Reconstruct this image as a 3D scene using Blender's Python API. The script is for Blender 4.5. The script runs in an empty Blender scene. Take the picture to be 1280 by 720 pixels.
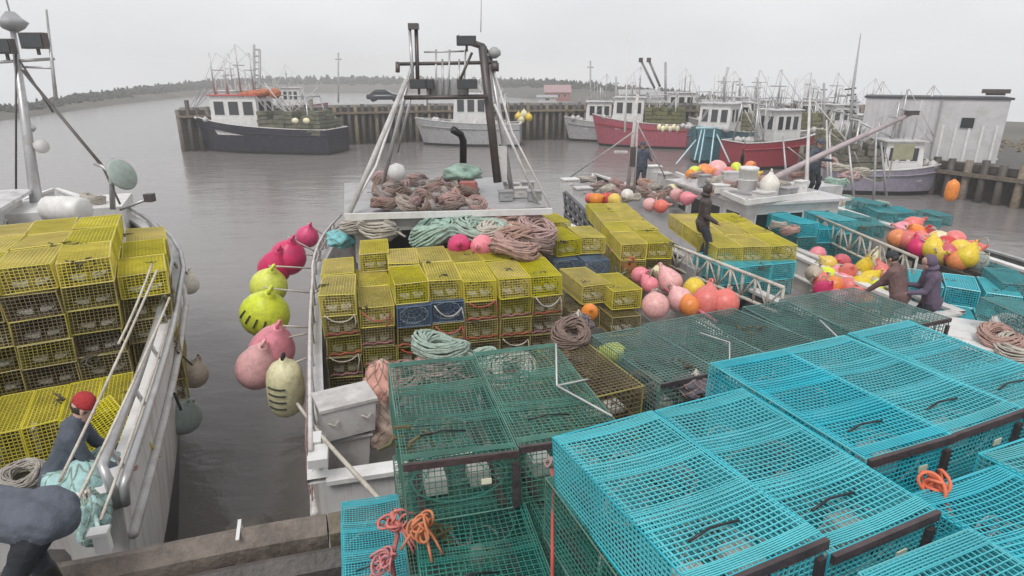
import bpy, bmesh, math, random
import numpy as np
from mathutils import Vector, Matrix, noise
R = random.Random(7)
sc = bpy.context.scene
COL = sc.collection
rad = math.radians

# ------------------------------------------------------------------ camera, sky, sun, exposure
FPX, PITCH, CAMZ = 763.0, rad(18.9), 6.5
cam = bpy.data.cameras.new('camera')
cam.sensor_width = 36.0
cam.lens = 36.0 * FPX / 1280.0
cam.clip_start, cam.clip_end = 0.05, 6000
cam_o = bpy.data.objects.new('camera', cam)
cam_o.location = (0, 0, CAMZ)
cam_o.rotation_euler = (rad(90) - PITCH, 0, 0)
COL.objects.link(cam_o)
sc.camera = cam_o
sc.view_settings.view_transform = 'Standard'
sc.view_settings.look = 'None'
sc.view_settings.exposure = 0.27
sc.view_settings.gamma = 1.0
sc.cycles.max_bounces = 8
sc.cycles.volume_bounces = 3
sc.cycles.transparent_max_bounces = 12

SUN_EL, SUN_AZ = rad(55), rad(200)
w = bpy.data.worlds.new('World')
sc.world = w
w.use_nodes = True
nt = w.node_tree
nt.nodes.clear()
wo = nt.nodes.new('ShaderNodeOutputWorld')
sky = nt.nodes.new('ShaderNodeTexSky')
sky.sky_type = 'NISHITA'
sky.sun_disc = False
sky.sun_elevation, sky.sun_rotation = SUN_EL, SUN_AZ
bg_sky = nt.nodes.new('ShaderNodeBackground')
bg_sky.inputs['Strength'].default_value = 0.1
nt.links.new(sky.outputs['Color'], bg_sky.inputs['Color'])
tc = nt.nodes.new('ShaderNodeTexCoord')
mp = nt.nodes.new('ShaderNodeMapping')
mp.inputs['Scale'].default_value = (1.2, 1.2, 3.5)
nt.links.new(tc.outputs['Generated'], mp.inputs['Vector'])
nz = nt.nodes.new('ShaderNodeTexNoise')
nz.inputs['Scale'].default_value = 1.6
nz.inputs['Detail'].default_value = 5
nt.links.new(mp.outputs['Vector'], nz.inputs['Vector'])
cr = nt.nodes.new('ShaderNodeValToRGB')
cr.color_ramp.elements[0].position, cr.color_ramp.elements[0].color = 0.3, (0.62, 0.632, 0.648, 1)
cr.color_ramp.elements[1].position, cr.color_ramp.elements[1].color = 0.72, (0.80, 0.80, 0.803, 1)
nt.links.new(nz.outputs['Fac'], cr.inputs['Fac'])
bg_cloud = nt.nodes.new('ShaderNodeBackground')      # the unbroken cloud deck and the mist under it
bg_cloud.inputs['Strength'].default_value = 1.0
nt.links.new(cr.outputs['Color'], bg_cloud.inputs['Color'])
mxs = nt.nodes.new('ShaderNodeMixShader')
mxs.inputs['Fac'].default_value = 0.95
nt.links.new(bg_sky.outputs[0], mxs.inputs[1])
nt.links.new(bg_cloud.outputs[0], mxs.inputs[2])
nt.links.new(mxs.outputs[0], wo.inputs['Surface'])

sun = bpy.data.lights.new('sun', 'SUN')
sun.energy, sun.angle, sun.color = 1.5, rad(25), (1.0, 0.97, 0.93)
sun_o = bpy.data.objects.new('sun', sun)
sun_o.rotation_euler = (rad(90) - SUN_EL, 0, rad(180) - SUN_AZ + rad(0))
sun_o.location = (0, -20, 40)
COL.objects.link(sun_o)

# ------------------------------------------------------------------ helpers
SP, CP = math.sin(PITCH), math.cos(PITCH)
def ray(px, py):
    u, v = (px - 640) / FPX, (py - 360) / FPX
    return Vector((u, CP - v * SP, -SP - v * CP))
def P(px, py, z):                     # point on the level plane z seen there
    d = ray(px, py)
    return Vector((0, 0, CAMZ)) + d * ((z - CAMZ) / d.z)
def D(px, py, t):                     # point at distance t along the axis
    return Vector((0, 0, CAMZ)) + ray(px, py) * t

_mats = {}
def mat(name, col, rough=0.5, metal=0.0, var=0.18, scale=4.0, bump=0.0, bscale=30.0, dirt=None, dirt_amt=0.0, spec=0.5, streak=False):
    if name in _mats:
        return _mats[name]
    m = bpy.data.materials.new(name)
    m.use_nodes = True
    n, l = m.node_tree.nodes, m.node_tree.links
    b = n['Principled BSDF']
    b.inputs['Roughness'].default_value = rough
    b.inputs['Metallic'].default_value = metal
    b.inputs['Specular IOR Level'].default_value = spec
    tcn = n.new('ShaderNodeTexCoord')
    oi = n.new('ShaderNodeObjectInfo')
    add = n.new('ShaderNodeVectorMath'); add.operation = 'ADD'
    l.new(tcn.outputs['Object'], add.inputs[0])
    sc_ = n.new('ShaderNodeVectorMath'); sc_.operation = 'SCALE'; sc_.inputs['Scale'].default_value = 37.0
    cmb = n.new('ShaderNodeCombineXYZ')
    for k in 'XYZ':
        l.new(oi.outputs['Random'], cmb.inputs[k])
    l.new(cmb.outputs[0], sc_.inputs[0])
    l.new(sc_.outputs[0], add.inputs[1])
    no = n.new('ShaderNodeTexNoise')
    no.inputs['Scale'].default_value = scale
    no.inputs['Detail'].default_value = 6
    no.inputs['Roughness'].default_value = 0.65
    l.new(add.outputs[0], no.inputs['Vector'])
    ramp = n.new('ShaderNodeValToRGB')
    c = Vector(col[:3])
    lo, hi = c * (1 - var), c * (1 + var)
    ramp.color_ramp.elements[0].position, ramp.color_ramp.elements[0].color = 0.32, (*lo, 1)
    ramp.color_ramp.elements[1].position, ramp.color_ramp.elements[1].color = 0.68, (*[min(x, 0.9) for x in hi], 1)
    l.new(no.outputs['Fac'], ramp.inputs['Fac'])
    hsv = n.new('ShaderNodeHueSaturation')
    mr = n.new('ShaderNodeMapRange')
    mr.inputs['To Min'].default_value, mr.inputs['To Max'].default_value = 1 - var * 0.6, 1 + var * 0.6
    l.new(oi.outputs['Random'], mr.inputs['Value'])
    l.new(mr.outputs[0], hsv.inputs['Value'])
    wn = n.new('ShaderNodeTexWhiteNoise'); wn.noise_dimensions = '1D'
    l.new(oi.outputs['Random'], wn.inputs['W'])
    m3 = n.new('ShaderNodeMapRange'); m3.inputs['To Min'].default_value, m3.inputs['To Max'].default_value = 0.5 - var * 0.06, 0.5 + var * 0.06
    l.new(wn.outputs['Value'], m3.inputs['Value']); l.new(m3.outputs[0], hsv.inputs['Hue'])
    m4 = n.new('ShaderNodeMapRange'); m4.inputs['To Min'].default_value, m4.inputs['To Max'].default_value = 1 - var * 1.2, 1 + var * 0.2
    l.new(wn.outputs['Value'], m4.inputs['Value']); l.new(m4.outputs[0], hsv.inputs['Saturation'])
    l.new(ramp.outputs['Color'], hsv.inputs['Color'])
    out = hsv.outputs['Color']
    if dirt:
        n2 = n.new('ShaderNodeTexNoise')
        n2.inputs['Scale'].default_value = scale * 0.6
        n2.inputs['Detail'].default_value = 8
        n2.inputs['Roughness'].default_value = 0.75
        if streak:                      # runs of rust and weed down the plating
            ms = n.new('ShaderNodeMapping'); ms.inputs['Scale'].default_value = (3.5, 3.5, 0.25)
            l.new(add.outputs[0], ms.inputs[0]); l.new(ms.outputs[0], n2.inputs['Vector'])
        else:
            l.new(add.outputs[0], n2.inputs['Vector'])
        r2 = n.new('ShaderNodeValToRGB')
        r2.color_ramp.elements[0].position, r2.color_ramp.elements[0].color = 0.48, (0, 0, 0, 1)
        r2.color_ramp.elements[1].position, r2.color_ramp.elements[1].color = 0.7, (dirt_amt, dirt_amt, dirt_amt, 1)
        l.new(n2.outputs['Fac'], r2.inputs['Fac'])
        mx = n.new('ShaderNodeMix'); mx.data_type = 'RGBA'
        l.new(r2.outputs['Color'], mx.inputs['Factor'])
        l.new(out, mx.inputs['A'])
        mx.inputs['B'].default_value = (*dirt, 1)
        out = mx.outputs['Result']
    l.new(out, b.inputs['Base Color'])
    if bump:
        nb = n.new('ShaderNodeTexNoise')
        nb.inputs['Scale'].default_value = bscale
        nb.inputs['Detail'].default_value = 4
        l.new(add.outputs[0], nb.inputs['Vector'])
        bp = n.new('ShaderNodeBump')
        bp.inputs['Strength'].default_value = bump
        bp.inputs['Distance'].default_value = 0.02
        l.new(nb.outputs['Fac'], bp.inputs['Height'])
        l.new(bp.outputs['Normal'], b.inputs['Normal'])
    _mats[name] = m
    return m

class MB:
    def __init__(s):
        s.v, s.f, s.m, s.cur = [], [], [], 0
    def poly(s, pts, faces):
        k = len(s.v)
        s.v += [tuple(p) for p in pts]
        for f in faces:
            s.f.append(tuple(i + k for i in f)); s.m.append(s.cur)
        return s
    def box(s, c, size, rz=0.0, M=None):
        x, y, z = size[0] / 2, size[1] / 2, size[2] / 2
        M = M or Matrix.Rotation(rz, 3, 'Z')
        c = Vector(c)
        pts = [c + M @ Vector((a * x, b * y, d * z)) for d in (-1, 1) for a, b in ((-1, -1), (1, -1), (1, 1), (-1, 1))]
        return s.poly(pts, [(0, 3, 2, 1), (4, 5, 6, 7), (0, 1, 5, 4), (1, 2, 6, 5), (2, 3, 7, 6), (3, 0, 4, 7)])
    def bar(s, a, b, wx, wz=None):
        a, b = Vector(a), Vector(b)
        d = b - a
        if d.length < 1e-6:
            return s
        q = d.to_track_quat('Y', 'Z').to_matrix()
        return s.box((a + b) / 2, (wx, d.length, wz or wx), M=q)
    def tube(s, pts, r, n=6, caps=True, closed=False):
        pts = [Vector(p) for p in pts]
        rs = r if isinstance(r, (list, tuple)) else [r] * len(pts)
        k = len(s.v)
        N = len(pts)
        up = None
        for i, p in enumerate(pts):
            if closed:
                d = pts[(i + 1) % N] - pts[i - 1]
            else:
                d = pts[min(i + 1, N - 1)] - pts[max(i - 1, 0)]
            if d.length < 1e-9:
                d = Vector((0, 0, 1))
            d.normalize()
            if up is None or abs(up.dot(d)) > 0.97:
                up = Vector((0, 0, 1)) if abs(d.z) < 0.9 else Vector((1, 0, 0))
            x = up.cross(d).normalized()
            y = d.cross(x)
            up = y
            for j in range(n):
                a = 2 * math.pi * (j + 0.5) / n
                s.v.append(tuple(p + (x * math.cos(a) + y * math.sin(a)) * rs[i]))
        for i in range(N if closed else N - 1):
            i2 = (i + 1) % N
            for j in range(n):
                j2 = (j + 1) % n
                s.f.append((k + i * n + j, k + i * n + j2, k + i2 * n + j2, k + i2 * n + j)); s.m.append(s.cur)
        if caps and not closed:
            s.f.append(tuple(k + j for j in reversed(range(n)))); s.m.append(s.cur)
            s.f.append(tuple(k + (N - 1) * n + j for j in range(n))); s.m.append(s.cur)
        return s
    def lathe(s, prof, n=16, M=None):
        M = M or Matrix.Identity(4)
        k = len(s.v)
        for r, z in prof:
            for j in range(n):
                a = 2 * math.pi * j / n
                s.v.append(tuple(M @ Vector((r * math.cos(a), r * math.sin(a), z))))
        for i in range(len(prof) - 1):
            for j in range(n):
                j2 = (j + 1) % n
                s.f.append((k + i * n + j, k + i * n + j2, k + (i + 1) * n + j2, k + (i + 1) * n + j)); s.m.append(s.cur)
        s.f.append(tuple(k + j for j in reversed(range(n)))); s.m.append(s.cur)
        s.f.append(tuple(k + (len(prof) - 1) * n + j for j in range(n))); s.m.append(s.cur)
        return s
    def blob(s, c, size, sub=2, amp=0.15, fr=1.5, seed=0.0, M=None):
        bm = bmesh.new()
        bmesh.ops.create_icosphere(bm, subdivisions=sub, radius=1.0)
        c = Vector(c)
        pts = []
        for v in bm.verts:
            d = v.co.normalized()
            q = d * (1 + amp * noise.noise(d * fr + Vector((seed, seed * 1.7, -seed))))
            q = Vector((q.x * size[0], q.y * size[1], q.z * size[2]))
            pts.append(c + (M @ q if M else q))
        s.poly(pts, [tuple(v.index for v in f.verts) for f in bm.faces])
        bm.free()
        return s
    def mesh(s, name, mats, smooth=False, inv=None):
        me = bpy.data.meshes.new(name)
        vs = [tuple(inv @ Vector(p)) for p in s.v] if inv is not None else s.v
        me.from_pydata(vs, [], s.f)
        for m in (mats if isinstance(mats, (list, tuple)) else [mats]) if mats else []:
            me.materials.append(m)
        me.polygons.foreach_set('material_index', s.m)
        if smooth:
            me.polygons.foreach_set('use_smooth', [True] * len(me.polygons))
        me.update()
        return me
    def build(s, name, mats, parent=None, smooth=False, world=False):
        inv = None
        if world and parent is not None:
            mb = parent.matrix_basis.copy()
            inv = mb.inverted()
        return link(name, s.mesh(name, mats, smooth, inv), parent)

def link(name, me, parent=None, loc=None, rot=None):
    o = bpy.data.objects.new(name, me)
    COL.objects.link(o)
    if parent is not None:
        o.parent = parent
    if loc is not None:
        o.location = loc
    if rot is not None:
        o.rotation_euler = rot
    return o
def T(o, label, cat, group=None):
    o['label'] = label
    o['category'] = cat
    if group:
        o['group'] = group
    return o
def K(o, kind):
    o['kind'] = kind
    return o
def thing(name, label, cat, loc=(0, 0, 0), rz=0.0, group=None, rot=None):
    o = bpy.data.objects.new(name, None)
    o.empty_display_size = 0.2
    COL.objects.link(o)
    o.location = loc
    o.rotation_euler = rot if rot is not None else (0, 0, rz)
    return T(o, label, cat, group)
ORD = ['first', 'second', 'third', 'fourth', 'fifth', 'sixth', 'seventh', 'eighth', 'ninth', 'tenth', 'eleventh', 'twelfth']

# ------------------------------------------------------------------ materials
WHITE = mat('white_paint', (0.72, 0.71, 0.70), 0.4, var=0.08, dirt=(0.33, 0.27, 0.21), dirt_amt=0.35, bump=0.05)
OFFW = mat('weathered_white', (0.58, 0.56, 0.55), 0.55, var=0.12, dirt=(0.25, 0.2, 0.17), dirt_amt=0.6)
HULLW = mat('white_hull_paint', (0.66, 0.65, 0.64), 0.4, var=0.1, dirt=(0.27, 0.19, 0.13), dirt_amt=0.75, streak=True, scale=2.0)
ROOFW = mat('roof_white', (0.56, 0.55, 0.56), 0.35, var=0.1, dirt=(0.26, 0.22, 0.2), dirt_amt=0.75, scale=2.5)
BLACKP = mat('black_paint', (0.012, 0.012, 0.014), 0.35, dirt=(0.05, 0.045, 0.04), dirt_amt=0.5)
STEEL = mat('galvanised_steel', (0.5, 0.5, 0.51), 0.4, 0.6, var=0.12, dirt=(0.25, 0.14, 0.08), dirt_amt=0.4)
STEELD = mat('dark_steel', (0.10, 0.09, 0.09), 0.45, 0.3, dirt=(0.16, 0.07, 0.03), dirt_amt=0.5)
GREYP = mat('grey_paint', (0.36, 0.36, 0.37), 0.5, dirt=(0.2, 0.16, 0.13), dirt_amt=0.4)
DECKM = mat('wet_deck', (0.20, 0.19, 0.18), 0.3, dirt=(0.08, 0.07, 0.06), dirt_amt=0.8, scale=2)
GLASS = mat('dark_glass', (0.03, 0.035, 0.04), 0.06, spec=0.8, var=0.1)
WOOD = mat('weathered_timber', (0.20, 0.155, 0.11), 0.65, var=0.3, scale=6, bump=0.6, bscale=24, dirt=(0.06, 0.05, 0.04), dirt_amt=0.8)
WOODD = mat('wet_dark_timber', (0.075, 0.06, 0.052), 0.55, var=0.35, scale=3, bump=0.6, bscale=20, dirt=(0.03, 0.035, 0.025), dirt_amt=0.8)
BEAM = mat('stained_beam', (0.065, 0.042, 0.045), 0.55, var=0.3, scale=9, bump=0.4)
ROPEW = mat('pale_rope', (0.58, 0.53, 0.46), 0.8, var=0.15, bump=1.0, bscale=38, dirt=(0.22, 0.17, 0.13), dirt_amt=0.6)
ROPEG = mat('green_rope', (0.36, 0.52, 0.43), 0.8, var=0.25, scale=7, bump=1.0, bscale=38, dirt=(0.22, 0.17, 0.13), dirt_amt=0.6)
ROPEP = mat('pink_rope', (0.50, 0.30, 0.27), 0.8, var=0.3, scale=6, bump=1.0, bscale=38, dirt=(0.22, 0.17, 0.13), dirt_amt=0.6)
ROPEB = mat('brown_rope', (0.30, 0.20, 0.17), 0.8, var=0.3, scale=6, bump=1.0, bscale=38, dirt=(0.22, 0.17, 0.13), dirt_amt=0.6)
ROOFG = mat('roof_grey', (0.36, 0.35, 0.36), 0.4, var=0.15, dirt=(0.2, 0.17, 0.15), dirt_amt=0.8, scale=2.0)
WEED = mat('dried_weed', (0.10, 0.085, 0.04), .9, var=.4)
ROPEO = mat('orange_rope', (0.75, 0.13, 0.04), 0.7, var=0.2)
ROPER = mat('red_rope', (0.52, 0.06, 0.07), 0.7, var=0.25)
TEALBAG = mat('teal_netting', (0.38, 0.58, 0.56), 0.75, var=0.25, scale=8, bump=0.5, bscale=40)
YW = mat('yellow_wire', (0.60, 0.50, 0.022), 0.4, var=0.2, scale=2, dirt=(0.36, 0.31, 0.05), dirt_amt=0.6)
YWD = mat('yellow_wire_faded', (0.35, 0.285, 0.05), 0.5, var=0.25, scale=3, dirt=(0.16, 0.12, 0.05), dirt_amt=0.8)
TW = mat('turquoise_wire', (0.03, 0.47, 0.55), 0.25, var=0.16, scale=2.5, dirt=(0.10, 0.42, 0.44), dirt_amt=0.5)
GW = mat('green_wire', (0.04, 0.20, 0.15), 0.28, var=0.35, scale=4, dirt=(0.14, 0.17, 0.12), dirt_amt=0.6)
DGW = mat('grey_green_wire', (0.11, 0.22, 0.20), 0.4, var=0.25, scale=5)
BW = mat('blue_wire', (0.09, 0.15, 0.24), 0.4, var=0.2, scale=4)
OLIVE = mat('olive_wire', (0.22, 0.165, 0.035), 0.5, var=0.3, scale=4, dirt=(0.12, 0.08, 0.04), dirt_amt=0.8)
BRICK = mat('concrete_weight', (0.60, 0.58, 0.53), 0.8, var=0.15, scale=12, bump=0.3)
NETW = mat('pale_netting', (0.55, 0.58, 0.55), 0.8, var=0.15)
NETG = mat('green_netting', (0.10, 0.36, 0.27), 0.8, var=0.2)
NETK = mat('dark_netting', (0.05, 0.055, 0.05), 0.8, var=0.2)
VENT = mat('plastic_vent', (0.42, 0.38, 0.45), 0.4, var=0.1)
SKIN = mat('skin', (0.50, 0.30, 0.22), 0.5, var=0.06)
HAIR = mat('dark_hair', (0.04, 0.03, 0.025), 0.6)
def buoy_mat(name, c):
    return mat('buoy_' + name, c, 0.38, var=0.1, scale=5, dirt=tuple(x * 0.45 + 0.05 for x in c), dirt_amt=0.75, bump=0.12, bscale=14)
BU = {'magenta': buoy_mat('magenta', (0.66, 0.03, 0.16)), 'pink': buoy_mat('pink', (0.82, 0.25, 0.31)), 'pale pink': buoy_mat('pale_pink', (0.82, 0.42, 0.41)),
      'lime yellow': buoy_mat('lime', (0.72, 0.80, 0.05)), 'cream': buoy_mat('cream', (0.74, 0.69, 0.42)), 'white': buoy_mat('white', (0.74, 0.71, 0.64)),
      'orange': buoy_mat('orange', (0.82, 0.24, 0.03)), 'yellow': buoy_mat('yellow', (0.78, 0.55, 0.04)), 'red': buoy_mat('red', (0.58, 0.05, 0.07)),
      'tan': buoy_mat('tan', (0.52, 0.43, 0.34)), 'grey green': buoy_mat('grey_green', (0.30, 0.36, 0.34)), 'coral': buoy_mat('coral', (0.76, 0.16, 0.13))}

# ------------------------------------------------------------------ people (bodies are grown first, while the scene is small)
def capsule(mb, a, b, ra, rb, n=10):
    a, b = Vector(a), Vector(b)
    d = (b - a)
    L = d.length or 1e-4
    q = d.to_track_quat('Z', 'Y').to_matrix().to_4x4() if d.length > 1e-6 else Matrix.Identity(4)
    Mx = Matrix.Translation(a) @ q
    prof = []
    for k in range(5):
        t = -math.pi / 2 + (k / 4) * math.pi / 2
        prof.append((max(ra * math.cos(t), ra * 0.06), ra * math.sin(t)))
    for k in range(1, 5):
        t = (k / 4) * math.pi / 2
        prof.append((max(rb * math.cos(t), rb * 0.06), L + rb * math.sin(t)))
    mb.lathe(prof, n, Mx)
def limb_mid(a, b, l1, l2, pole):       # the bend of a two-bone limb
    a, b = Vector(a), Vector(b)
    d = b - a
    L = min(d.length, (l1 + l2) * 0.995)
    dn = d.normalized()
    x = (l1 * l1 - l2 * l2 + L * L) / (2 * L)
    h = math.sqrt(max(l1 * l1 - x * x, 0))
    p = Vector(pole)
    p = (p - dn * p.dot(dn))
    p = p.normalized() if p.length > 1e-6 else Vector((0, 0, 1))
    return a + dn * x + p * h, a + dn * L
def grow_person(name, pose, mats, bulk=1.14):
    """pose: pelvis, chest, head (points), feet, hands (left, right), face (direction); mats: jacket, trousers, boots, skin, hands."""
    pel, che, hd = Vector(pose['pelvis']), Vector(pose['chest']), Vector(pose['head'])
    face = Vector(pose['face']).normalized()
    side = face.cross(Vector((0, 0, 1)))
    side = Vector(pose.get('side', side)).normalized()          # to the person's right
    mb = MB()
    regs = []
    def cap(a, b, ra, rb, reg, n=10):
        if reg in (0, 1): ra, rb = ra * bulk, rb * bulk
        capsule(mb, a, b, ra, rb, n)
        regs.append((Vector(a), Vector(b), max(ra, rb), reg))
    spine = (che - pel).normalized()
    front = side.cross(spine).normalized() * -1
    if front.dot(face) < -0.2:
        front = -front
    mid = pel.lerp(che, 0.5)
    for s in (-1, 1):
        cap(pel + side * 0.075 * s, mid + side * 0.075 * s, 0.118, 0.112, 0)
        cap(mid + side * 0.075 * s, che + side * 0.10 * s, 0.112, 0.118, 0)
        cap(pel + side * 0.08 * s - front * 0.03, pel + side * 0.08 * s - front * 0.02 - spine * 0.06, 0.122, 0.116, 0)
    cap(che + side * -0.15 + spine * 0.05, che + side * 0.15 + spine * 0.05, 0.078, 0.078, 0)
    neck = che + spine * 0.12
    cap(pel - spine * 0.02, pel - spine * 0.10, 0.132, 0.122, 0)
    cap(pel + spine * 0.08, mid, 0.135, 0.12, 0)
    cap(neck - spine * 0.05, neck + (hd - neck).normalized() * 0.015, 0.078, 0.068, 0)
    cap(neck - spine * 0.03, hd - (hd - neck).normalized() * 0.06, 0.062, 0.056, 3)
    up = (hd - neck).normalized()
    up = (up - face * up.dot(face)).normalized()
    cap(hd + up * 0.03 - face * 0.015, hd + up * 0.045 + face * 0.012, 0.093, 0.086, 3, 14)       # skull
    cap(hd - up * 0.05 + face * 0.035, hd - up * 0.075 + face * 0.05, 0.062, 0.042, 3, 12)          # jaw
    cap(hd + up * 0.02 + face * 0.088, hd - up * 0.018 + face * 0.108, 0.011, 0.016, 3, 8)          # nose
    for s in (-1, 1):
        cap(hd + side * 0.088 * s + up * 0.02, hd + side * 0.092 * s - up * 0.02, 0.018, 0.014, 3, 8)   # ears
        cap(hd + side * 0.035 * s + face * 0.082 + up * 0.042, hd + side * 0.015 * s + face * 0.09 + up * 0.042, 0.014, 0.014, 3, 8)
    for i, s in enumerate((-1, 1)):
        hip = pel + side * 0.095 * s - spine * 0.03
        ank = Vector(pose['feet'][i]) + Vector((0, 0, 0.09))
        knee, ank = limb_mid(hip, ank, 0.43, 0.42, pose.get('knee', face))
        cap(hip, knee, 0.098, 0.068, 1); cap(knee, ank, 0.07, 0.052, 1)
        cap(knee.lerp(ank, 0.35), ank, 0.072, 0.064, 2)
        fd = Vector((face.x, face.y, 0)).normalized() if abs(face.z) < 0.95 else Vector((0, 1, 0))
        fd = Vector(pose.get('toe', fd)).normalized()
        cap(ank - Vector((0, 0, 0.045)) - fd * 0.05, ank - Vector((0, 0, 0.055)) + fd * 0.15, 0.045, 0.04, 2)
        sh = che + side * 0.185 * s + spine * 0.045
        wr = Vector(pose['hands'][i])
        el, wr = limb_mid(sh, wr, 0.30, 0.27, pose.get('elbow', -face) if not isinstance(pose.get('elbow'), list) else pose['elbow'][i])
        cap(sh, el, 0.066, 0.052, 0); cap(el, wr, 0.053, 0.04, 0)
        fdv = (wr - el).normalized()
        sd = fdv.cross(front).normalized() if abs(fdv.dot(front)) < 0.95 else side
        nrm = sd.cross(fdv).normalized()
        cap(wr + sd * 0.018, wr + fdv * 0.085 + sd * 0.026, 0.022, 0.019, 4, 8)
        cap(wr - sd * 0.018, wr + fdv * 0.085 - sd * 0.026, 0.022, 0.019, 4, 8)
        for k, ln in enumerate((0.066, 0.078, 0.072, 0.056)):
            b0 = wr + fdv * 0.09 + sd * (0.036 - 0.024 * k)
            b1 = b0 + (fdv * 0.8 + nrm * 0.5 + sd * (0.12 - 0.08 * k)) * ln * 0.55
            b2 = b1 + (fdv * 0.35 + nrm * 0.9) * ln * 0.45
            cap(b0, b1, 0.0105, 0.01, 4, 6); cap(b1, b2, 0.01, 0.009, 4, 6)
        t0 = wr + fdv * 0.03 + sd * 0.04
        t1 = t0 + (fdv * 0.6 + sd * 0.7 + nrm * 0.3) * 0.045
        cap(t0, t1, 0.014, 0.012, 4, 6); cap(t1, t1 + (fdv * 0.8 + nrm * 0.5) * 0.03, 0.012, 0.01, 4, 6)
    me = mb.mesh(name, mats)
    tmp = link('growing', me)
    md = tmp.modifiers.new('r', 'REMESH'); md.mode = 'VOXEL'; md.voxel_size = 0.0125; md.use_smooth_shade = True
    ms = tmp.modifiers.new('s', 'SMOOTH'); ms.iterations = 4; ms.factor = 0.5
    dg = bpy.context.evaluated_depsgraph_get()
    out = bpy.data.meshes.new_from_object(tmp.evaluated_get(dg))
    bpy.data.objects.remove(tmp)
    out.materials.clear()
    for m in mats:
        out.materials.append(m)
    def nearest(pts):
        best = np.full(len(pts), 1e9); reg_ = np.zeros(len(pts), int)
        for a, b, r, reg in regs:
            A_, d = np.array(a), np.array(b - a)
            t = np.clip((pts - A_) @ d / max(d @ d, 1e-9), 0, 1)
            q = np.linalg.norm(pts - (A_ + t[:, None] * d), axis=1) - r
            k = q < best
            best[k] = q[k]; reg_[k] = reg
        return reg_
    co = np.zeros(len(out.vertices) * 3); out.vertices.foreach_get('co', co); co = co.reshape(-1, 3)
    ctr = np.zeros(len(out.polygons) * 3); out.polygons.foreach_get('center', ctr)
    out.polygons.foreach_set('material_index', nearest(ctr.reshape(-1, 3)).astype(np.int32))
    out.polygons.foreach_set('use_smooth', [True] * len(out.polygons))
    # folds in the cloth
    cloth = nearest(co) < 2
    nr = np.zeros(len(co) * 3); out.vertices.foreach_get('normal', nr); nr = nr.reshape(-1, 3)
    for k in np.nonzero(cloth)[0]:
        p = Vector(co[k])
        co[k] += nr[k] * (0.006 * noise.noise(p * 17.0) + 0.006 * noise.noise(p * 7.0))
    out.vertices.foreach_set('co', co.ravel())
    out.update()
    return out, dict(hd=hd, up=up, face=face, side=side, neck=neck, spine=spine)
def headgear(kind, info, m, parent):
    hd, up, face, side = info['hd'], info['up'], info['face'], info['side']
    Mx = Matrix((side, face, up)).transposed()
    mb = MB()
    if kind == 'hair':
        mb.blob(hd + up * 0.055 - face * 0.02, (0.098, 0.105, 0.085), 3, 0.12, 5, 2.0, Mx)
        return mb.build('hair', m, parent, True)
    if kind == 'hood':
        mb.blob(hd + up * 0.03 - face * 0.035, (0.115, 0.11, 0.125), 3, 0.08, 3, 4.0, Mx)
        mb.blob(hd - up * 0.10 - face * 0.03, (0.12, 0.11, 0.07), 3, 0.1, 3, 6.0, Mx)
        return mb.build('hood', m, parent, True)
    prof = [(0.103, 0.0), (0.108, 0.02), (0.106, 0.05), (0.09, 0.09), (0.055, 0.118), (0.01, 0.125)]
    mb.lathe(prof, 16, Matrix.Translation(hd + up * 0.035 - face * 0.01) @ Mx.to_4x4())
    hb_ = MB(); hb_.blob(hd + up * 0.012 - face * 0.03, (0.098, 0.088, 0.075), 3, 0.12, 5, 2.0, Mx); hb_.build('hair', HAIR, parent, True)
    o = mb.build('knit_cap' if kind == 'knit' else 'cap', m, parent, True)
    if kind == 'cap':
        b = MB()
        pts = []
        for k in range(9):
            a = math.pi * k / 8
            pts.append(hd + up * 0.045 + side * 0.085 * math.cos(a) + face * (0.07 + 0.09 * math.sin(a)))
        low = [p - up * 0.008 for p in pts]
        b.poly(pts + low, [tuple(range(9)), tuple(range(17, 8, -1))] + [(i, i + 9, i + 10, i + 1) for i in range(8)] + [(8, 17, 9, 0)])
        b.build('cap_peak', m, o, False)
    return o

NAVY = mat('navy_jacket', (0.06, 0.075, 0.11), 0.75, var=0.2, scale=9, bump=0.4)
SLATE = mat('slate_sweatshirt', (0.105, 0.12, 0.16), 0.85, var=0.15, scale=9, bump=0.4)
DARKT = mat('dark_trousers', (0.03, 0.033, 0.045), 0.7, var=0.2, bump=0.3)
BROWNJ = mat('brown_oilskin', (0.055, 0.042, 0.042), 0.5, var=0.2, bump=0.3)
PURPJ = mat('purple_grey_jacket', (0.12, 0.085, 0.14), 0.75, var=0.2, bump=0.3)
TANT = mat('tan_overalls', (0.33, 0.25, 0.17), 0.8, var=0.2, bump=0.3)
BOOTM = mat('rubber_boot', (0.03, 0.028, 0.026), 0.4)
REDK = mat('red_knit', (0.40, 0.035, 0.06), 0.85, var=0.2, scale=25, bump=0.6, bscale=60)
GLOVE = mat('work_glove', (0.42, 0.2, 0.1), 0.8)
GREENB = mat('dark_cloth', (0.03, 0.035, 0.04), 0.8)
PEOPLE = {}
def person_mesh(key, pose, mats, bulk=1.14):
    PEOPLE[key] = grow_person(key, pose, mats, bulk)
S = lambda *a: a
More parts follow.
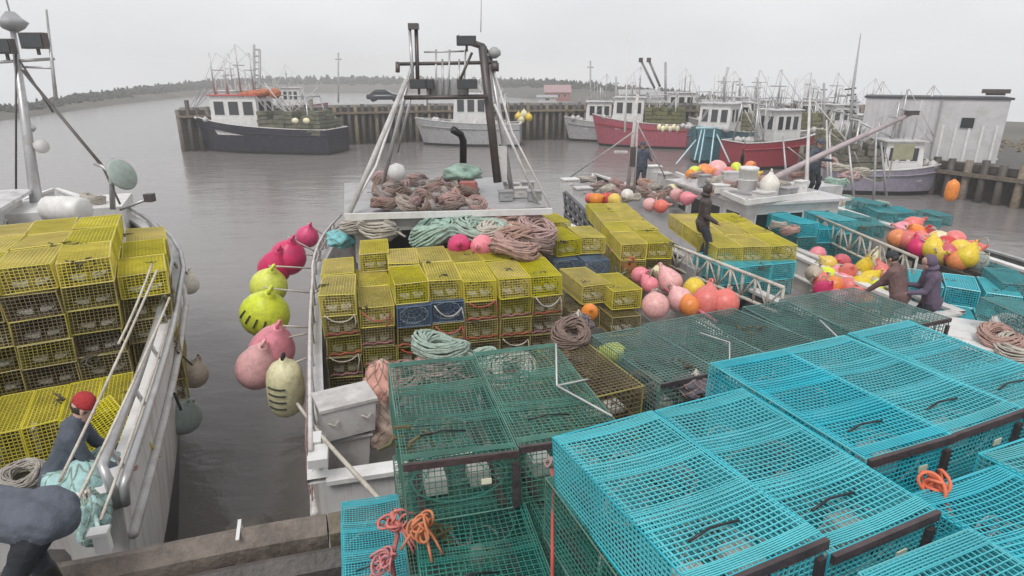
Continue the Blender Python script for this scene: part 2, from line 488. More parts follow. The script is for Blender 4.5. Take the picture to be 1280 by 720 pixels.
# local frame of each: z up from the surface stood on, +y ahead of the person
person_mesh('bending', dict(pelvis=(0, -0.1, 0.88), chest=(0, 0.36, 1.02), head=(0, 0.62, 0.98), face=(0, 0.5, -0.86), side=(1, 0, 0),
    feet=[(-0.2, 0, 0), (0.2, 0.05, 0)], hands=[(-0.16, 0.62, 0.5), (0.2, 0.58, 0.48)], knee=(0, 1, 0), elbow=(0, -0.2, 1), toe=(0, 1, 0)), [SLATE, DARKT, BOOTM, SKIN, SKIN], 0.98)
person_mesh('stooping', dict(pelvis=(0, -0.02, 0.86), chest=(0, 0.16, 1.26), head=(0, 0.29, 1.5), face=(0.25, 0.85, -0.4), side=(1, 0, 0),
    feet=[(-0.17, -0.05, 0), (0.18, 0.06, 0)], hands=[(-0.2, 0.5, 0.86), (0.22, 0.52, 0.9)], knee=(0, 1, 0), elbow=(0, -0.8, -0.4), toe=(0, 1, 0)), [NAVY, DARKT, BOOTM, SKIN, SKIN])
person_mesh('standing', dict(pelvis=(0, 0, 0.92), chest=(0.01, 0.01, 1.37), head=(0.02, 0.05, 1.63), face=(0.1, 1, -0.3), side=(1, 0, 0),
    feet=[(-0.13, 0, 0), (0.15, 0.08, 0)], hands=[(-0.26, 0.12, 0.86), (0.24, 0.26, 0.98)], knee=(0, 1, 0), elbow=(0, -1, 0), toe=(0, 1, 0)), [BROWNJ, DARKT, BOOTM, SKIN, GLOVE])
person_mesh('arms_out', dict(pelvis=(0, 0, 0.92), chest=(0, 0.02, 1.38), head=(0, 0.07, 1.64), face=(0, 1, -0.15), side=(1, 0, 0),
    feet=[(-0.16, 0, 0), (0.16, 0.04, 0)], hands=[(-0.42, 0.2, 1.15), (0.36, 0.3, 1.2)], knee=(0, 1, 0), elbow=(0, -0.6, -0.5), toe=(0, 1, 0)), [NAVY, DARKT, BOOTM, SKIN, SKIN])
person_mesh('reaching', dict(pelvis=(0, 0, 0.92), chest=(0.02, 0.07, 1.35), head=(0.04, 0.15, 1.6), face=(0.1, 0.9, -0.4), side=(1, 0, 0),
    feet=[(-0.15, -0.04, 0), (0.16, 0.06, 0)], hands=[(-0.2, 0.46, 1.08), (0.24, 0.42, 1.12)], knee=(0, 1, 0), elbow=(0, -0.7, -0.5), toe=(0, 1, 0)), [PURPJ, DARKT, BOOTM, SKIN, SKIN])
person_mesh('lifting', dict(pelvis=(0, -0.03, 0.9), chest=(0, 0.1, 1.32), head=(0, 0.21, 1.56), face=(0, 0.8, -0.55), side=(1, 0, 0),
    feet=[(-0.18, -0.05, 0), (0.18, 0.04, 0)], hands=[(-0.18, 0.46, 0.9), (0.2, 0.44, 0.95)], knee=(0, 1, 0), elbow=(0, -0.8, 0.0), toe=(0, 1, 0)), [mat('brown_hoodie', (0.16, 0.09, 0.085), 0.8), TANT, BOOTM, SKIN, GLOVE])
def person(key, label, loc, rz, gear, gm, scale=1.0):
    me, info = PEOPLE[key]
    o = link('person', me, None, loc, (0, 0, rz))
    o.scale = (scale,) * 3
    T(o, label, 'person')
    headgear(gear, info, gm, o)
    eyes = MB()
    for s in (-1, 1):
        eyes.blob(info['hd'] + info['side'] * 0.033 * s + info['face'] * 0.083 + info['up'] * 0.02, (0.012, 0.012, 0.012), 1, 0)
    eyes.build('eyes', BLACKP, o, True)
    return o

# ------------------------------------------------------------------ water and land
def water_mat():
    m = bpy.data.materials.new('harbour_water')
    m.use_nodes = True
    n, l = m.node_tree.nodes, m.node_tree.links
    b = n['Principled BSDF']
    b.inputs['Base Color'].default_value = (0.215, 0.197, 0.192, 1)
    b.inputs['Roughness'].default_value = 0.16
    b.inputs['IOR'].default_value = 1.33
    t = n.new('ShaderNodeTexCoord')
    prev = None
    for s, d, st, sx in ((0.3, 3, 0.13, 2.0), (1.4, 4, 0.10, 1.5), (6.0, 3, 0.08, 1.2)):
        mp_ = n.new('ShaderNodeMapping')
        mp_.inputs['Scale'].default_value = (1, sx, 1)
        mp_.inputs['Rotation'].default_value = (0, 0, rad(-12))
        no = n.new('ShaderNodeTexNoise')
        no.inputs['Scale'].default_value = s
        no.inputs['Detail'].default_value = d
        no.inputs['Distortion'].default_value = 0.4
        l.new(t.outputs['Object'], mp_.inputs[0]); l.new(mp_.outputs[0], no.inputs['Vector'])
        bp = n.new('ShaderNodeBump')
        bp.inputs['Strength'].default_value = st
        bp.inputs['Distance'].default_value = 0.22 / s ** 0.5
        l.new(no.outputs['Fac'], bp.inputs['Height'])
        if prev:
            l.new(prev.outputs['Normal'], bp.inputs['Normal'])
        prev = bp
    l.new(prev.outputs['Normal'], b.inputs['Normal'])
    return m
LANDM = mat('shore_land', (0.10, 0.095, 0.075), 0.9, var=0.3, scale=0.05)
SCRUB = mat('autumn_scrub', (0.20, 0.16, 0.10), 0.9, var=0.3, scale=0.2)
TREEM = mat('far_spruce', (0.06, 0.065, 0.055), 0.9, var=0.3, scale=0.3)
def ridge(name, rows, m, back=60, seedz=0.0):
    """rows: (px, shoreline y, crest y, crest setback). The crest line is real land standing on the shore."""
    mb = MB()
    pts = []
    for px, ys, yt, sb in rows:
        d = ray(px, ys)
        t = min(6.5 / max(-d.z, 1e-4), 300)
        a = Vector((0, 0, CAMZ)) + d * t
        a.z = -0.3
        c = D(px, yt, t + sb)
        e = D(px, yt, t + sb + back)
        e.z = -2.0
        pts.append((a, a.lerp(c, 0.5) + Vector((0, 0, (c.z - a.z) * 0.12)), c, e))
    k = 4
    V = [p for r in pts for p in r]
    F = []
    for i in range(len(pts) - 1):
        for j in range(3):
            F.append((i * k + j, (i + 1) * k + j, (i + 1) * k + j + 1, i * k + j + 1))
    mb.poly(V, F)
    return K(mb.build(name, m), 'structure'), pts
leftrows = [(-500, 250, 222, 20), (-260, 205, 180, 20), (-100, 172, 151, 20), (0, 153, 136, 22), (50, 146, 131, 22), (100, 138, 122, 25), (150, 131, 117, 30), (200, 125, 111, 35), (250, 120, 107, 40),
            (300, 115, 103, 50), (350, 113, 101, 50), (400, 112, 100, 50), (450, 112, 100.5, 50), (500, 112, 101, 50), (560, 112, 102, 50), (640, 112, 102, 50)]
_, lp = ridge('far_shore', leftrows, LANDM)
midrows = [(610, 119, 103, 60), (660, 124, 103, 55), (700, 127, 103, 50), (740, 129, 105, 46), (780, 131, 110, 42), (830, 134, 114, 36), (880, 138, 120, 34), (930, 143, 128, 30), (980, 150, 136, 30), (1030, 159, 144, 26), (1080, 168, 152, 26), (1150, 182, 164, 24), (1230, 202, 178, 22), (1300, 216, 186, 22), (1420, 238, 210, 20), (1600, 276, 250, 20)]
_, mp_pts = ridge('town_shore', midrows, LANDM)
shore = [p[0].lerp(p[1], 0.3) for p in lp] + [p[0].lerp(p[1], 0.3) for p in mp_pts[2:]]
shore = [(p.x, p.y, 0.0) for p in shore]
wm = MB()
wm.poly([(-260, -60, 0)] + [(-260, shore[0][1], 0)] + shore + [(shore[-1][0] + 60, shore[-1][1] - 10, 0), (shore[-1][0] + 60, -60, 0)], [tuple(reversed(range(len(shore) + 4)))])
K(wm.build('water', water_mat()), 'structure')
def treeline(name, pts, h0, h1, per, sz):
    mb = MB()
    for i in range(len(pts) - 1):
        a0, c0, a1, c1 = pts[i][1], pts[i][2], pts[i + 1][1], pts[i + 1][2]
        n = min(210, max(8, int((c1 - c0).length / per)))
        for q in range(n):
            t = R.random()
            u = R.random() ** 0.6
            p = a0.lerp(a1, t).lerp(c0.lerp(c1, t), u)
            s = (p - Vector((0, 0, CAMZ))).length * sz * R.uniform(0.6, 1.3)
            spruce = R.random() < .4
            hh = s * (R.uniform(1.2, 1.9) if spruce else R.uniform(0.9, 1.5))
            # a crown of three ragged tiers drawn in to a tip
            for kk in range(3):
                rr_ = s * ((0.95, 0.62, 0.3)[kk] if spruce else (1.25, 1.0, 0.7)[kk])
                mb.blob((p.x + R.uniform(-.15, .15) * s, p.y + R.uniform(-.15, .15) * s, p.z + hh * (0.1 + 0.36 * kk)), (rr_, rr_, hh * (0.34 if spruce else .42)), 1, 0.8, 2.9, R.uniform(0, 90))
    return K(mb.build(name, TREEM), 'stuff')
treeline('treeline', lp, 2, 6, 0.3, 0.0036)
treeline('treeline', mp_pts[:9], 2, 6, 0.3, 0.0032)
treeline('scrub_bank', mp_pts[8:], 1, 2, 0.5, 0.0052).data.materials[0] = SCRUB
# ------------------------------------------------------------------ near wharf
WA = rad(16.7)
WORG = Vector((-0.94, 4.05, 0))
def W(x, y, z=0.0):                     # wharf frame: x along its edge, y out over the water
    return WORG + Vector((x * math.cos(WA) - y * math.sin(WA), x * math.sin(WA) + y * math.cos(WA), z))
WD = 3.2
wharf = MB()
for y in (-1.4, -3.2, -5.0, -6.8):
    wharf.box(W(-0.6, y, WD - 0.28), (15.6, 0.24, 0.3), WA)
wharf.box(W(-0.6, -3.9, WD - 0.13 - 0.02), (15.6, 6.4, 0.02), WA)
wharf_o = K(wharf.build('wharf_deck', WOODD), 'structure')
pl_me = MB().box((0, 0, 0), (0.19, 3.2, 0.07)).mesh('plank', [WOODD])
for i in range(78):
    for j in range(2):
        link('plank', pl_me, wharf_o, W(-8.2 + i * 0.2, -2.32 - j * 3.22, WD - 0.055 + R.uniform(-0.006, 0.006)), (0, 0, WA + R.uniform(-0.004, 0.004)))
for k, (y, z, s) in enumerate(((-0.13, WD + 0.10, 0.22), (-0.37, WD + 0.0, 0.2))):
    xs = [-8.4, -4.6 + 0.6 * k, -0.5 + 0.5 * k, 3.4 - 0.4 * k, 7.2]
    for a, b in zip(xs[:-1], xs[1:]):
        m = MB()
        N = 12
        for q in range(N):
            xa, xb = a + (b - a) * q / N, a + (b - a) * (q + 1) / N - (0.012 if q == N - 1 else 0)
            wob = lambda x: 0.012 * noise.noise(Vector((x * 1.3, k * 5.0, 0)))
            pts = []
            for x in (xa, xb):
                g = wob(x)
                c = 0.085
                for dy, dz in ((-s / 2, -s / 2), (s / 2, -s / 2), (s / 2, s / 2 - c), (s / 2 - c, s / 2), (-s / 2 + c, s / 2), (-s / 2, s / 2 - c)):
                    pts.append(W(x, y + dy + g, z + dz + g * 0.8))
            fs = [(i, (i + 1) % 6, 6 + (i + 1) % 6, 6 + i) for i in range(6)]
            if q == 0: fs.append((5, 4, 3, 2, 1, 0))
            if q == N - 1: fs.append((6, 7, 8, 9, 10, 11))
            m.poly(pts, fs)
        m.build('cap_timber', WOOD if k < 1 else WOODD, wharf_o)
for i in range(12):
    x = -8 + i * 1.38
    m = MB(); m.tube([W(x, 0.16, -2.0), W(x, 0.14, 1.0), W(x, 0.13, WD + 0.02)], [0.2, 0.19, 0.18], 10)
    m.build('timber_pile', WOODD, wharf_o, True)
for i in range(6):
    m = MB(); m.tube([W(7.32, -0.4 - i * 1.2, -2.0), W(7.32, -0.4 - i * 1.2, WD - 0.1)], 0.17, 10)
    m.build('timber_pile', WOODD, wharf_o, True)
jut = MB()
for y in (0.35, 1.05): jut.box(W(4.2, y, WD - 0.28), (6.2, 0.2, 0.3), WA)
jut_o = jut.build('jetty_frame', WOODD, wharf_o)
pj = MB().box((0, 0, 0), (0.19, 1.42, 0.07)).mesh('plank', [WOODD])
for i in range(31): link('plank', pj, wharf_o, W(1.2 + i * 0.2, 0.71, WD - 0.055 + R.uniform(-.006, .006)), (0, 0, WA))
for i in range(5):
    m = MB(); m.tube([W(1.4 + i * 1.4, 1.3, -2.0), W(1.4 + i * 1.4, 1.3, WD - 0.1)], 0.16, 10); m.build('timber_pile', WOODD, wharf_o, True)
m = MB(); m.bar(W(7.08, -0.78, WD + 0.1), W(7.08, -7.0, WD + 0.1), 0.24, 0.24); m.build('cap_timber', WOOD, wharf_o)

# ------------------------------------------------------------------ far wharf and the shore wharf at right
def pile_wharf(name, line, ztop, thick, sp, m=WOODD):
    body = MB()
    root = None
    segs = []
    for a, b in zip(line[:-1], line[1:]):
        a, b = Vector((*a, 0)), Vector((*b, 0))
        d = (b - a).normalized()
        nrm = Vector((-d.y, d.x, 0))
        if nrm.y < 0: nrm = -nrm
        c = (a + b) / 2 + nrm * thick / 2
        body.box((c.x, c.y, ztop - 0.2), ((b - a).length, thick, 0.4), math.atan2(d.y, d.x))
        body.box((c.x + nrm.x * 0.35, c.y + nrm.y * 0.35, ztop / 2 - 0.7), ((b - a).length, thick - 0.7, ztop + 0.6), math.atan2(d.y, d.x))
        segs.append((a, b, nrm))
    root = K(body.build(name, m), 'structure')
    for a, b, nrm in segs:
        n = int((b - a).length / sp)
        for i in range(n + 1):
            p = a.lerp(b, i / n) + nrm * R.uniform(-0.12, 0.1)
            h = ztop + R.choice((0.15, 0.3, 0.05, 0.9 if R.random() < 0.2 else 0.2))
            t = MB(); t.tube([(p.x, p.y, -1.5), (p.x + R.uniform(-.06, .06), p.y, h)], [0.24, 0.2], 7)
            t.build('timber_pile', m if i % 3 else WOOD, root, True)
        for z in (ztop - 0.55,):
            t = MB(); q = nrm * -0.26
            t.bar(a + q + Vector((0, 0, z)), b + q + Vector((0, 0, z)), 0.16, 0.22)
            t.build('waler', WOOD, root)
    return root
pile_wharf('far_wharf', [(-31.0, 58.8), (-28.0, 60.2), (-9, 69), (14, 72), (30, 68), (44, 60)], 3.75, 7.0, 0.72)
pile_wharf('shore_wharf', [(20.5, 44), (24.5, 37), (27.5, 30.5), (29, 22)], 2.0, 9.0, 0.8)

# ------------------------------------------------------------------ lobster traps
def wire(mb, a, b, r):
    mb.tube([a, b], r, 4, caps=False)
def cage(Wd, L, H, sp, r, sag=0.0, dense=False):
    mb = MB()
    nx, ny, nz_ = max(2, round(Wd / sp)), max(2, round(L / sp)), max(2, round(H / sp))
    X = [(-Wd / 2 + Wd * i / nx) for i in range(nx + 1)]
    Y = [(-L / 2 + L * i / ny) for i in range(ny + 1)]
    Z = [H * i / nz_ for i in range(nz_ + 1)]
    def sg(x, y):
        return -sag * math.sin(math.pi * (x / Wd + .5)) * math.sin(math.pi * (y / L + .5)) if sag else 0
    for z in (0, H):
        for x in X[1:-1]:
            if sag and z: mb.tube([(x, y, z + sg(x, y)) for y in (-L/2, -L/4, 0, L/4, L/2)], r, 4, False)
            else: wire(mb, (x, -L / 2, z), (x, L / 2, z), r)
        for y in Y[1:-1]:
            if sag and z: mb.tube([(x, y, z + r * 1.4 + sg(x, y)) for x in (-Wd/2, -Wd/4, 0, Wd/4, Wd/2)], r, 4, False)
            else: wire(mb, (-Wd / 2, y, z + r * 1.4), (Wd / 2, y, z + r * 1.4), r)
    for x in (-Wd / 2, Wd / 2):
        for y in Y[1:-1]: wire(mb, (x, y, 0), (x, y, H), r)
        for z in Z[1:-1]: wire(mb, (x, -L / 2, z), (x, L / 2, z), r)
    for y in (-L / 2, L / 2):
        for x in X[1:-1]: wire(mb, (x, y, 0), (x, y, H), r)
        for z in Z[1:-1]: wire(mb, (-Wd / 2, y, z), (Wd / 2, y, z), r)
    # the parlour walls across the inside
    for yy in (L * 0.16, -L * 0.17) if dense else (L * 0.1,):
        for x in X[1:-1:(1 if dense else 2)]: wire(mb, (x, yy, 0), (x, yy, H), r)
        for z in Z[1:-1]: wire(mb, (-Wd / 2, yy, z), (Wd / 2, yy, z), r)
    if dense:                       # panels lap over each other along the seams and over the parlour walls
        for yc, wd_ in ((-L * 0.17, 0.12), (L * 0.16, 0.12), (L / 2 - .05, 0.06), (-L / 2 + .05, .05)):
            for q in range(6):
                y = yc + wd_ * (q / 5 - .5)
                mb.tube([(x, y, H + r * 2.6 + sg(x, y)) for x in (-Wd/2, -Wd/4, 0, Wd/4, Wd/2)], r, 4, False)
            for x in X[:-1]: wire(mb, (x + sp * .5, yc - wd_ / 2, H + r + sg(x, yc)), (x + sp * .5, yc + wd_ / 2, H + r + sg(x, yc)), r)
        for sx in (-1, 1):
            for q in range(2):
                x = sx * (Wd / 2 - .014 - .018 * q)
                wire(mb, (x, -L / 2, H + r * 1.2), (x, L / 2, H + r * 1.2), r)
    return mb
def edges_of(Wd, L, H, r):
    mb = MB()
    for z in (0, H):
        for x in (-Wd / 2, Wd / 2): mb.tube([(x, -L / 2, z), (x, L / 2, z)], r, 5)
        for y in (-L / 2, L / 2): mb.tube([(-Wd / 2, y, z), (Wd / 2, y, z)], r, 5)
    for x in (-Wd / 2, Wd / 2):
        for y in (-L / 2, L / 2): mb.tube([(x, y, 0), (x, y, H)], r, 5)
    return mb
def funnel(Wd, L, H, y0, y1, r, rings=4, n=12):
    mb = MB()
    for k in range(n):
        a = 2 * math.pi * k / n
        p0 = Vector((math.cos(a) * Wd * 0.44, y0, H * 0.5 + math.sin(a) * H * 0.44))
        p1 = Vector((math.cos(a) * 0.075, y1, H * 0.55 + math.sin(a) * 0.075))
        m_ = p0.lerp(p1, 0.5); m_.x *= 0.85; m_.z = H * 0.52 + (m_.z - H * 0.52) * 0.85
        mb.tube([p0, m_, p1], r, 3, False)
    for q in range(rings + 1):
        t = q / rings
        ex = (1 - 0.15 * math.sin(math.pi * t))
        rx, rz = (Wd * 0.44 * (1 - t) + 0.075 * t) * ex, (H * 0.44 * (1 - t) + 0.075 * t) * ex
        mb.tube([(math.cos(2 * math.pi * k / n) * rx, y0 + (y1 - y0) * t, H * (0.5 + 0.05 * t) + math.sin(2 * math.pi * k / n) * rz) for k in range(n)],
                r * (2.2 if q in (0, rings) else 1), 3, closed=True)
    return mb
TRAPS = {}
def trap_kind(key, Wd, L, H, sp, r, wm_, fm, beam=None, net=NETW, weights=True, sag=0.0, near=False, beam_all=False, lash=None):
    parts = [('wire_mesh', cage(Wd, L, H, sp, r, sag, near).mesh('wire_mesh', wm_)),
             ('corner_frame', edges_of(Wd, L, H, r * 1.9).mesh('corner_frame', fm))]
    rn = MB()
    for x in (-Wd * 0.36, Wd * 0.36):
        parts.append(('runner', MB().box((x, 0, 0.022), (0.045, L * 0.98, 0.03)).mesh('runner', [BEAM])))
    parts.append(('netting_head', funnel(Wd, L, H, -L * 0.42, -L * 0.08, 0.003 if near else 0.005, 4 if near else 3, 12 if near else 9).mesh('netting_head', net)))
    parts.append(('netting_head', funnel(Wd, L, H, L * 0.12, L * 0.36, 0.003 if near else 0.005, 4 if near else 3, 12 if near else 9).mesh('netting_head', net)))
    if weights:
        for x in (-Wd * 0.2, Wd * 0.22):
            mb = MB(); bx = (0.15, 0.17, 0.05)
            mb.box((x, -L * 0.30 + x * 0.1, 0.085 if near else 0.06), (0.13, 0.16, 0.10) if near else bx)
            parts.append(('weight', mb.mesh('weight', [BRICK])))
    if near:
        parts.append(('escape_vent', MB().box((Wd / 2 - 0.012, L * 0.25, H * 0.35), (0.012, 0.15, 0.11)).mesh('escape_vent', [VENT])))
        bb = MB(); bb.blob((0.02, -L * 0.04, H * 0.5), (0.05, 0.06, 0.09), 2, 0.25, 3, 1)
        parts.append(('bait_bag', bb.mesh('bait_bag', [ROPEB], True)))
        m_ = MB(); m_.box((Wd * .2, -L / 2 - .012, H * .55), (.06, .006, .035)); parts.append(('tag', m_.mesh('tag', [mat('trap_tag', (.7, .66, .5), .5)])))
        m_ = MB(); m_.tube([(-Wd * .3, -L * .32, H + .01), (-Wd * .1, -L * .3, H + .016), (Wd * .12, -L * .31, H + .012)], .006, 5); parts.append(('door_cord', m_.mesh('door_cord', [BLACKP], True)))
        m_ = MB(); m_.tube([(Wd * (-.3 + .075 * k + .02 * math.sin(k * 2.1)), L * (.22 + .07 * math.sin(k * 1.3)), .03 + .03 * (k % 3)) for k in range(9)], .012, 5); parts.append(('bridle', m_.mesh('bridle', [ROPEW], True)))
    if lash:
        m_ = MB(); m_.tube([(Wd * (-.5 + k / 8), -L / 2 - .012, .03 + .035 * abs(math.sin(k * 1.1))) for k in range(9)], .019, 5)
        parts.append(('lashing', m_.mesh('lashing', [lash], True)))
    if beam:
        for y in ((-L / 2 - 0.014,) if not beam_all else (-L / 2 - 0.014, L / 2 + 0.014)):
            mb = MB(); mb.box((0, y, H - 0.015), (Wd * 1.0, 0.022, 0.042))
            parts.append(('end_beam', mb.mesh('end_beam', [beam])))
            mb = MB(); mb.box((Wd / 2 - 0.022, y, H / 2 - 0.03), (0.04, 0.022, H - 0.09))
            parts.append(('end_post', mb.mesh('end_post', [beam])))
    variants = [parts]
    for sd in range(1, 3):              # knocked about: each lot is bent its own way
        vs = []
        for nm, me in parts:
            m2 = me.copy(); n_ = len(m2.vertices)
            co = np.zeros(n_ * 3); m2.vertices.foreach_get('co', co); co = co.reshape(-1, 3)
            A_ = 0.011
            ph = sd * 2.3
            X_, Y_, Z_ = co[:, 0].copy(), co[:, 1].copy(), co[:, 2].copy()
            co[:, 0] += A_ * np.sin(Y_ * 3.1 + ph + Z_ * 4) * (.3 + Z_ / H)
            co[:, 1] += A_ * np.sin(X_ * 5.0 + ph * 2) * (Z_ / H)
            co[:, 2] += A_ * .7 * np.sin(Y_ * 4.3 + X_ * 3.7 + ph) * (Z_ / H)
            m2.vertices.foreach_set('co', co.ravel()); m2.update(); vs.append((nm, m2))
        variants.append(vs)
    TRAPS[key] = (variants, (Wd, L, H))
trap_kind('turquoise', 0.60, 1.13, 0.33, 0.0285, 0.0031, TW, TW, BEAM, NETW, True, 0.012, True)
trap_kind('green', 0.67, 1.38, 0.40, 0.036, 0.0026, GW, GW, BEAM, NETG, True, 0.012, True)
trap_kind('grey_green', 0.62, 1.2, 0.38, 0.042, 0.0034, DGW, DGW, BEAM, NETG, True, 0.01)
trap_kind('yellow', 0.53, 1.05, 0.34, 0.044, 0.0052, YW, YW, None, NETK, True)
trap_kind('faded', 0.53, 1.05, 0.34, 0.044, 0.0048, YWD, YWD, None, NETK, True)
trap_kind('olive', 0.53, 1.05, 0.34, 0.046, 0.0042, OLIVE, YWD, None, NETK, True)
REDL = mat('dark_red_lashing', (0.26, 0.045, 0.04), .8, var=.4, scale=5)
trap_kind('faded_lashed', 0.53, 1.05, 0.34, 0.044, 0.0048, YWD, YWD, None, NETK, True, lash=REDL)
trap_kind('olive_lashed', 0.53, 1.05, 0.34, 0.046, 0.0042, OLIVE, YWD, None, NETK, True, lash=REDL)
trap_kind('blue', 0.53, 1.05, 0.34, 0.042, 0.0055, BW, BW, None, NETW, False)
trap_kind('aqua', 0.53, 1.05, 0.34, 0.042, 0.0062, TW, TW, None, NETK, False)
trap_kind('teal', 0.53, 1.05, 0.34, 0.044, 0.005, mat('teal_wire', (0.05, 0.33, 0.36), 0.45), DGW, None, NETK, False)
TCOL = {'turquoise': 'turquoise', 'green': 'dark green', 'grey_green': 'grey green', 'yellow': 'yellow', 'faded': 'faded yellow', 'olive': 'olive yellow', 'faded_lashed': 'faded yellow', 'olive_lashed': 'olive yellow', 'blue': 'slate blue', 'aqua': 'turquoise', 'teal': 'dull teal'}
def trap(key, loc, rz, label, group, rot=None):
    o = thing('lobster_trap', label, 'lobster trap', loc, rz, group, rot or (R.gauss(0, .016), R.gauss(0, .016), rz))
    for nm, me in TRAPS[key][0][R.randrange(3)]:
        link(nm, me, o)
    if R.random() < .4:
        Wd, L, H = TRAPS[key][1]
        link('weed', R.choice(_weed), o, (R.uniform(-.45, .45) * Wd, -L / 2 + R.choice((0, .2, .5)) * L, H + .012), (0, 0, R.uniform(0, 6)))
    return o
_weed = []
for _k in range(4):
    _m = MB(); _r = random.Random(_k)
    for _q in range(7):
        _p = [Vector((_r.gauss(0, .05), _r.gauss(0, .05), _r.gauss(0, .01)))]
        for _j in range(3): _p.append(_p[-1] + Vector((_r.gauss(0, .04), _r.gauss(0, .04), -.015 - .02 * _j)))
        _m.tube(_p, [.012, .014, .01, .004], 4)
    _weed.append(_m.mesh('weed', [WEED]))
def stack(corner, rz, key, cols, rows, layers, where, group, ztop, side=None, skip=(), kinds=None, gap=0.018, stagger=0.0):
    """corner: the near left top corner. Traps lie end-on to the viewer; only those that show are built."""
    Wd, L, H = TRAPS[key][1]
    c, s = math.cos(rz), math.sin(rz)
    for ly in range(layers):
        for rw in range(rows):
            for co in range(cols):
                vis = ly == 0 or rw == 0 or (side == 'right' and co == cols - 1) or (side == 'left' and co == 0) or (co, 0, rw) in skip
                if not vis or (co, ly, rw) in skip: continue
                x = (co + 0.5) * (Wd + gap) + R.uniform(-.012, .012) + stagger * (ly % 2)
                y = (rw + 0.5) * (L + gap) + R.uniform(-.03, .03) - (0.05 if ly == 0 and co % 2 else 0)
                z = ztop - (ly + 1) * (H + 0.012)
                k = key
                if kinds: k = kinds(co, ly, rw) or key
                if rw == 0:
                    lab = f"{TCOL[k]} wire trap, {ORD[co]} from left in {ORD[ly]} row down, front of {where}"
                else:
                    lab = f"{TCOL[k]} wire trap, {ORD[co]} from left, {ORD[rw]} row back{'' if ly == 0 else ' in ' + ORD[ly] + ' layer down'}, {where}"
                trap(k, (corner.x + x * c - y * s, corner.y + x * s + y * c, z), rz + R.uniform(-.02, .02), lab, group)

# ------------------------------------------------------------------ buoys, coils, ropes
_bm = {}
def buoy_mesh(color, shape):
    if (color, shape) in _bm: return _bm[(color, shape)]
    mb = MB()
    if shape == 'ball':
        prof = [(0.02, -1.0)] + [(math.sin(a), -math.cos(a)) for a in [0.25 + k * 0.24 for k in range(10)]] + [(0.46, 0.97), (0.30, 1.08), (0.22, 1.2), (0.2, 1.3)]
    elif shape == 'pear':
        prof = [(0.02, -1.0)] + [(math.sin(a), -math.cos(a)) for a in [0.25 + k * 0.22 for k in range(9)]] + [(0.68, 0.9), (0.5, 1.12), (0.36, 1.3), (0.25, 1.45), (0.22, 1.55)]
    else:
        prof = [(0.12, -1.75), (0.25, -1.7), (0.5, -1.55), (0.75, -1.3), (0.9, -0.9), (0.93, -0.3), (0.93, 0.4), (0.86, 0.95), (0.66, 1.3), (0.4, 1.5), (0.22, 1.62), (0.2, 1.75)]
    mb.lathe(prof, 20)
    body = mb.mesh('buoy', [BU[color]], True)
    top = prof[-1][1]
    e = MB()
    e.tube([(0, 0.16 * math.cos(a), top + 0.12 + 0.16 * math.sin(a)) for a in [2 * math.pi * k / 10 for k in range(10)]], 0.075, 6, closed=True)
    _bm[(color, shape)] = (body, e.mesh('eye', [BU[color] if shape != 'fender' else BLACKP], True))
    return _bm[(color, shape)]
def buoy(color, r, loc, label, group=None, shape='ball', rot=(0, 0, 0), name=None, tail=False):
    b, e = buoy_mesh(color, shape)
    o = link(name or ('fender' if shape == 'fender' else 'buoy'), b, None, loc, rot)
    o.scale = (r * R.uniform(.96, 1.04), r * R.uniform(.96, 1.04), r)
    T(o, label, 'fender' if shape == 'fender' else 'buoy', group)
    link('eye', e, o)
    if tail:
        k = int(R.random() * 4)
        if ('tail', k) not in _bm:
            rr = random.Random(k); p = Vector((0, 0, 1.5)); q = [p.copy()]
            for _ in range(9):
                p = p + Vector((rr.gauss(0, .35), rr.gauss(0, .35), rr.gauss(-.05, .25))); q.append(p.copy())
            mb = MB(); mb.tube(q, .07, 5); _bm[('tail', k)] = mb.mesh('rope_tail', [ROPEW], True)
        link('rope_tail', _bm[('tail', k)], o)
    return o
def buoy_heap(spots, where, group, z=0.0, r=0.24):
    """spots: (px, py, height, colour[, r])"""
    rows = {}
    for s_ in spots: rows.setdefault(s_[3], []).append(s_)
    for colr, lst in rows.items():
        lst.sort(key=lambda q: q[0])
        for i, q in enumerate(lst):
            rr = q[4] if len(q) > 4 else r
            lab = (f"only {colr} buoy in {where}" if len(lst) == 1 else f"{ORD[i]} {colr} buoy from left in {where}")
            buoy(colr, rr, P(q[0], q[1], q[2]), lab, group, R.choice(('ball', 'pear')), (R.uniform(-1.3, 1.3), R.uniform(-1.3, 1.3), R.uniform(0, 6)), tail=i % 2 == 0)
_coils = {}
def coil_mesh(m, loops=11, seed=0):
    k = (m.name, seed)
    if k in _coils: return _coils[k]
    rr = random.Random(seed)
    pts = []
    N = 18
    for i in range(loops * N):
        a = 2 * math.pi * i / N
        lp_ = i / N
        ph = lp_ * 2.4 + seed
        rad_ = 0.62 + 0.22 * math.cos(ph) + 0.05 * math.sin(3 * a + seed + lp_) + rr.uniform(-.025, .025)
        pts.append((rad_ * math.cos(a), rad_ * math.sin(a) * 0.85, 0.3 + 0.26 * math.sin(ph) + 0.07 * math.sin(2 * a + ph) + rr.uniform(-.02, .02)))
    mb = MB(); mb.tube(pts, 0.042, 5)
    mb.tube([Vector(pts[-1]) + Vector((.05 * k + .1 * math.sin(k + seed), .16 * k, -.04 * k)) for k in range(7)], 0.042, 5)
    me = mb.mesh('rope_coil', [m], True)
    _coils[k] = me
    return me
def coil(m, loc, size, label, group=None, rot=None, seed=0, cat='rope coil'):
    o = link('rope_coil', coil_mesh(m, 24, seed), None, loc, rot or (R.uniform(-.3, .3), R.uniform(-.3, .3), R.uniform(0, 6)))
    o.scale = (size, size, size)
    return T(o, label, cat, group)
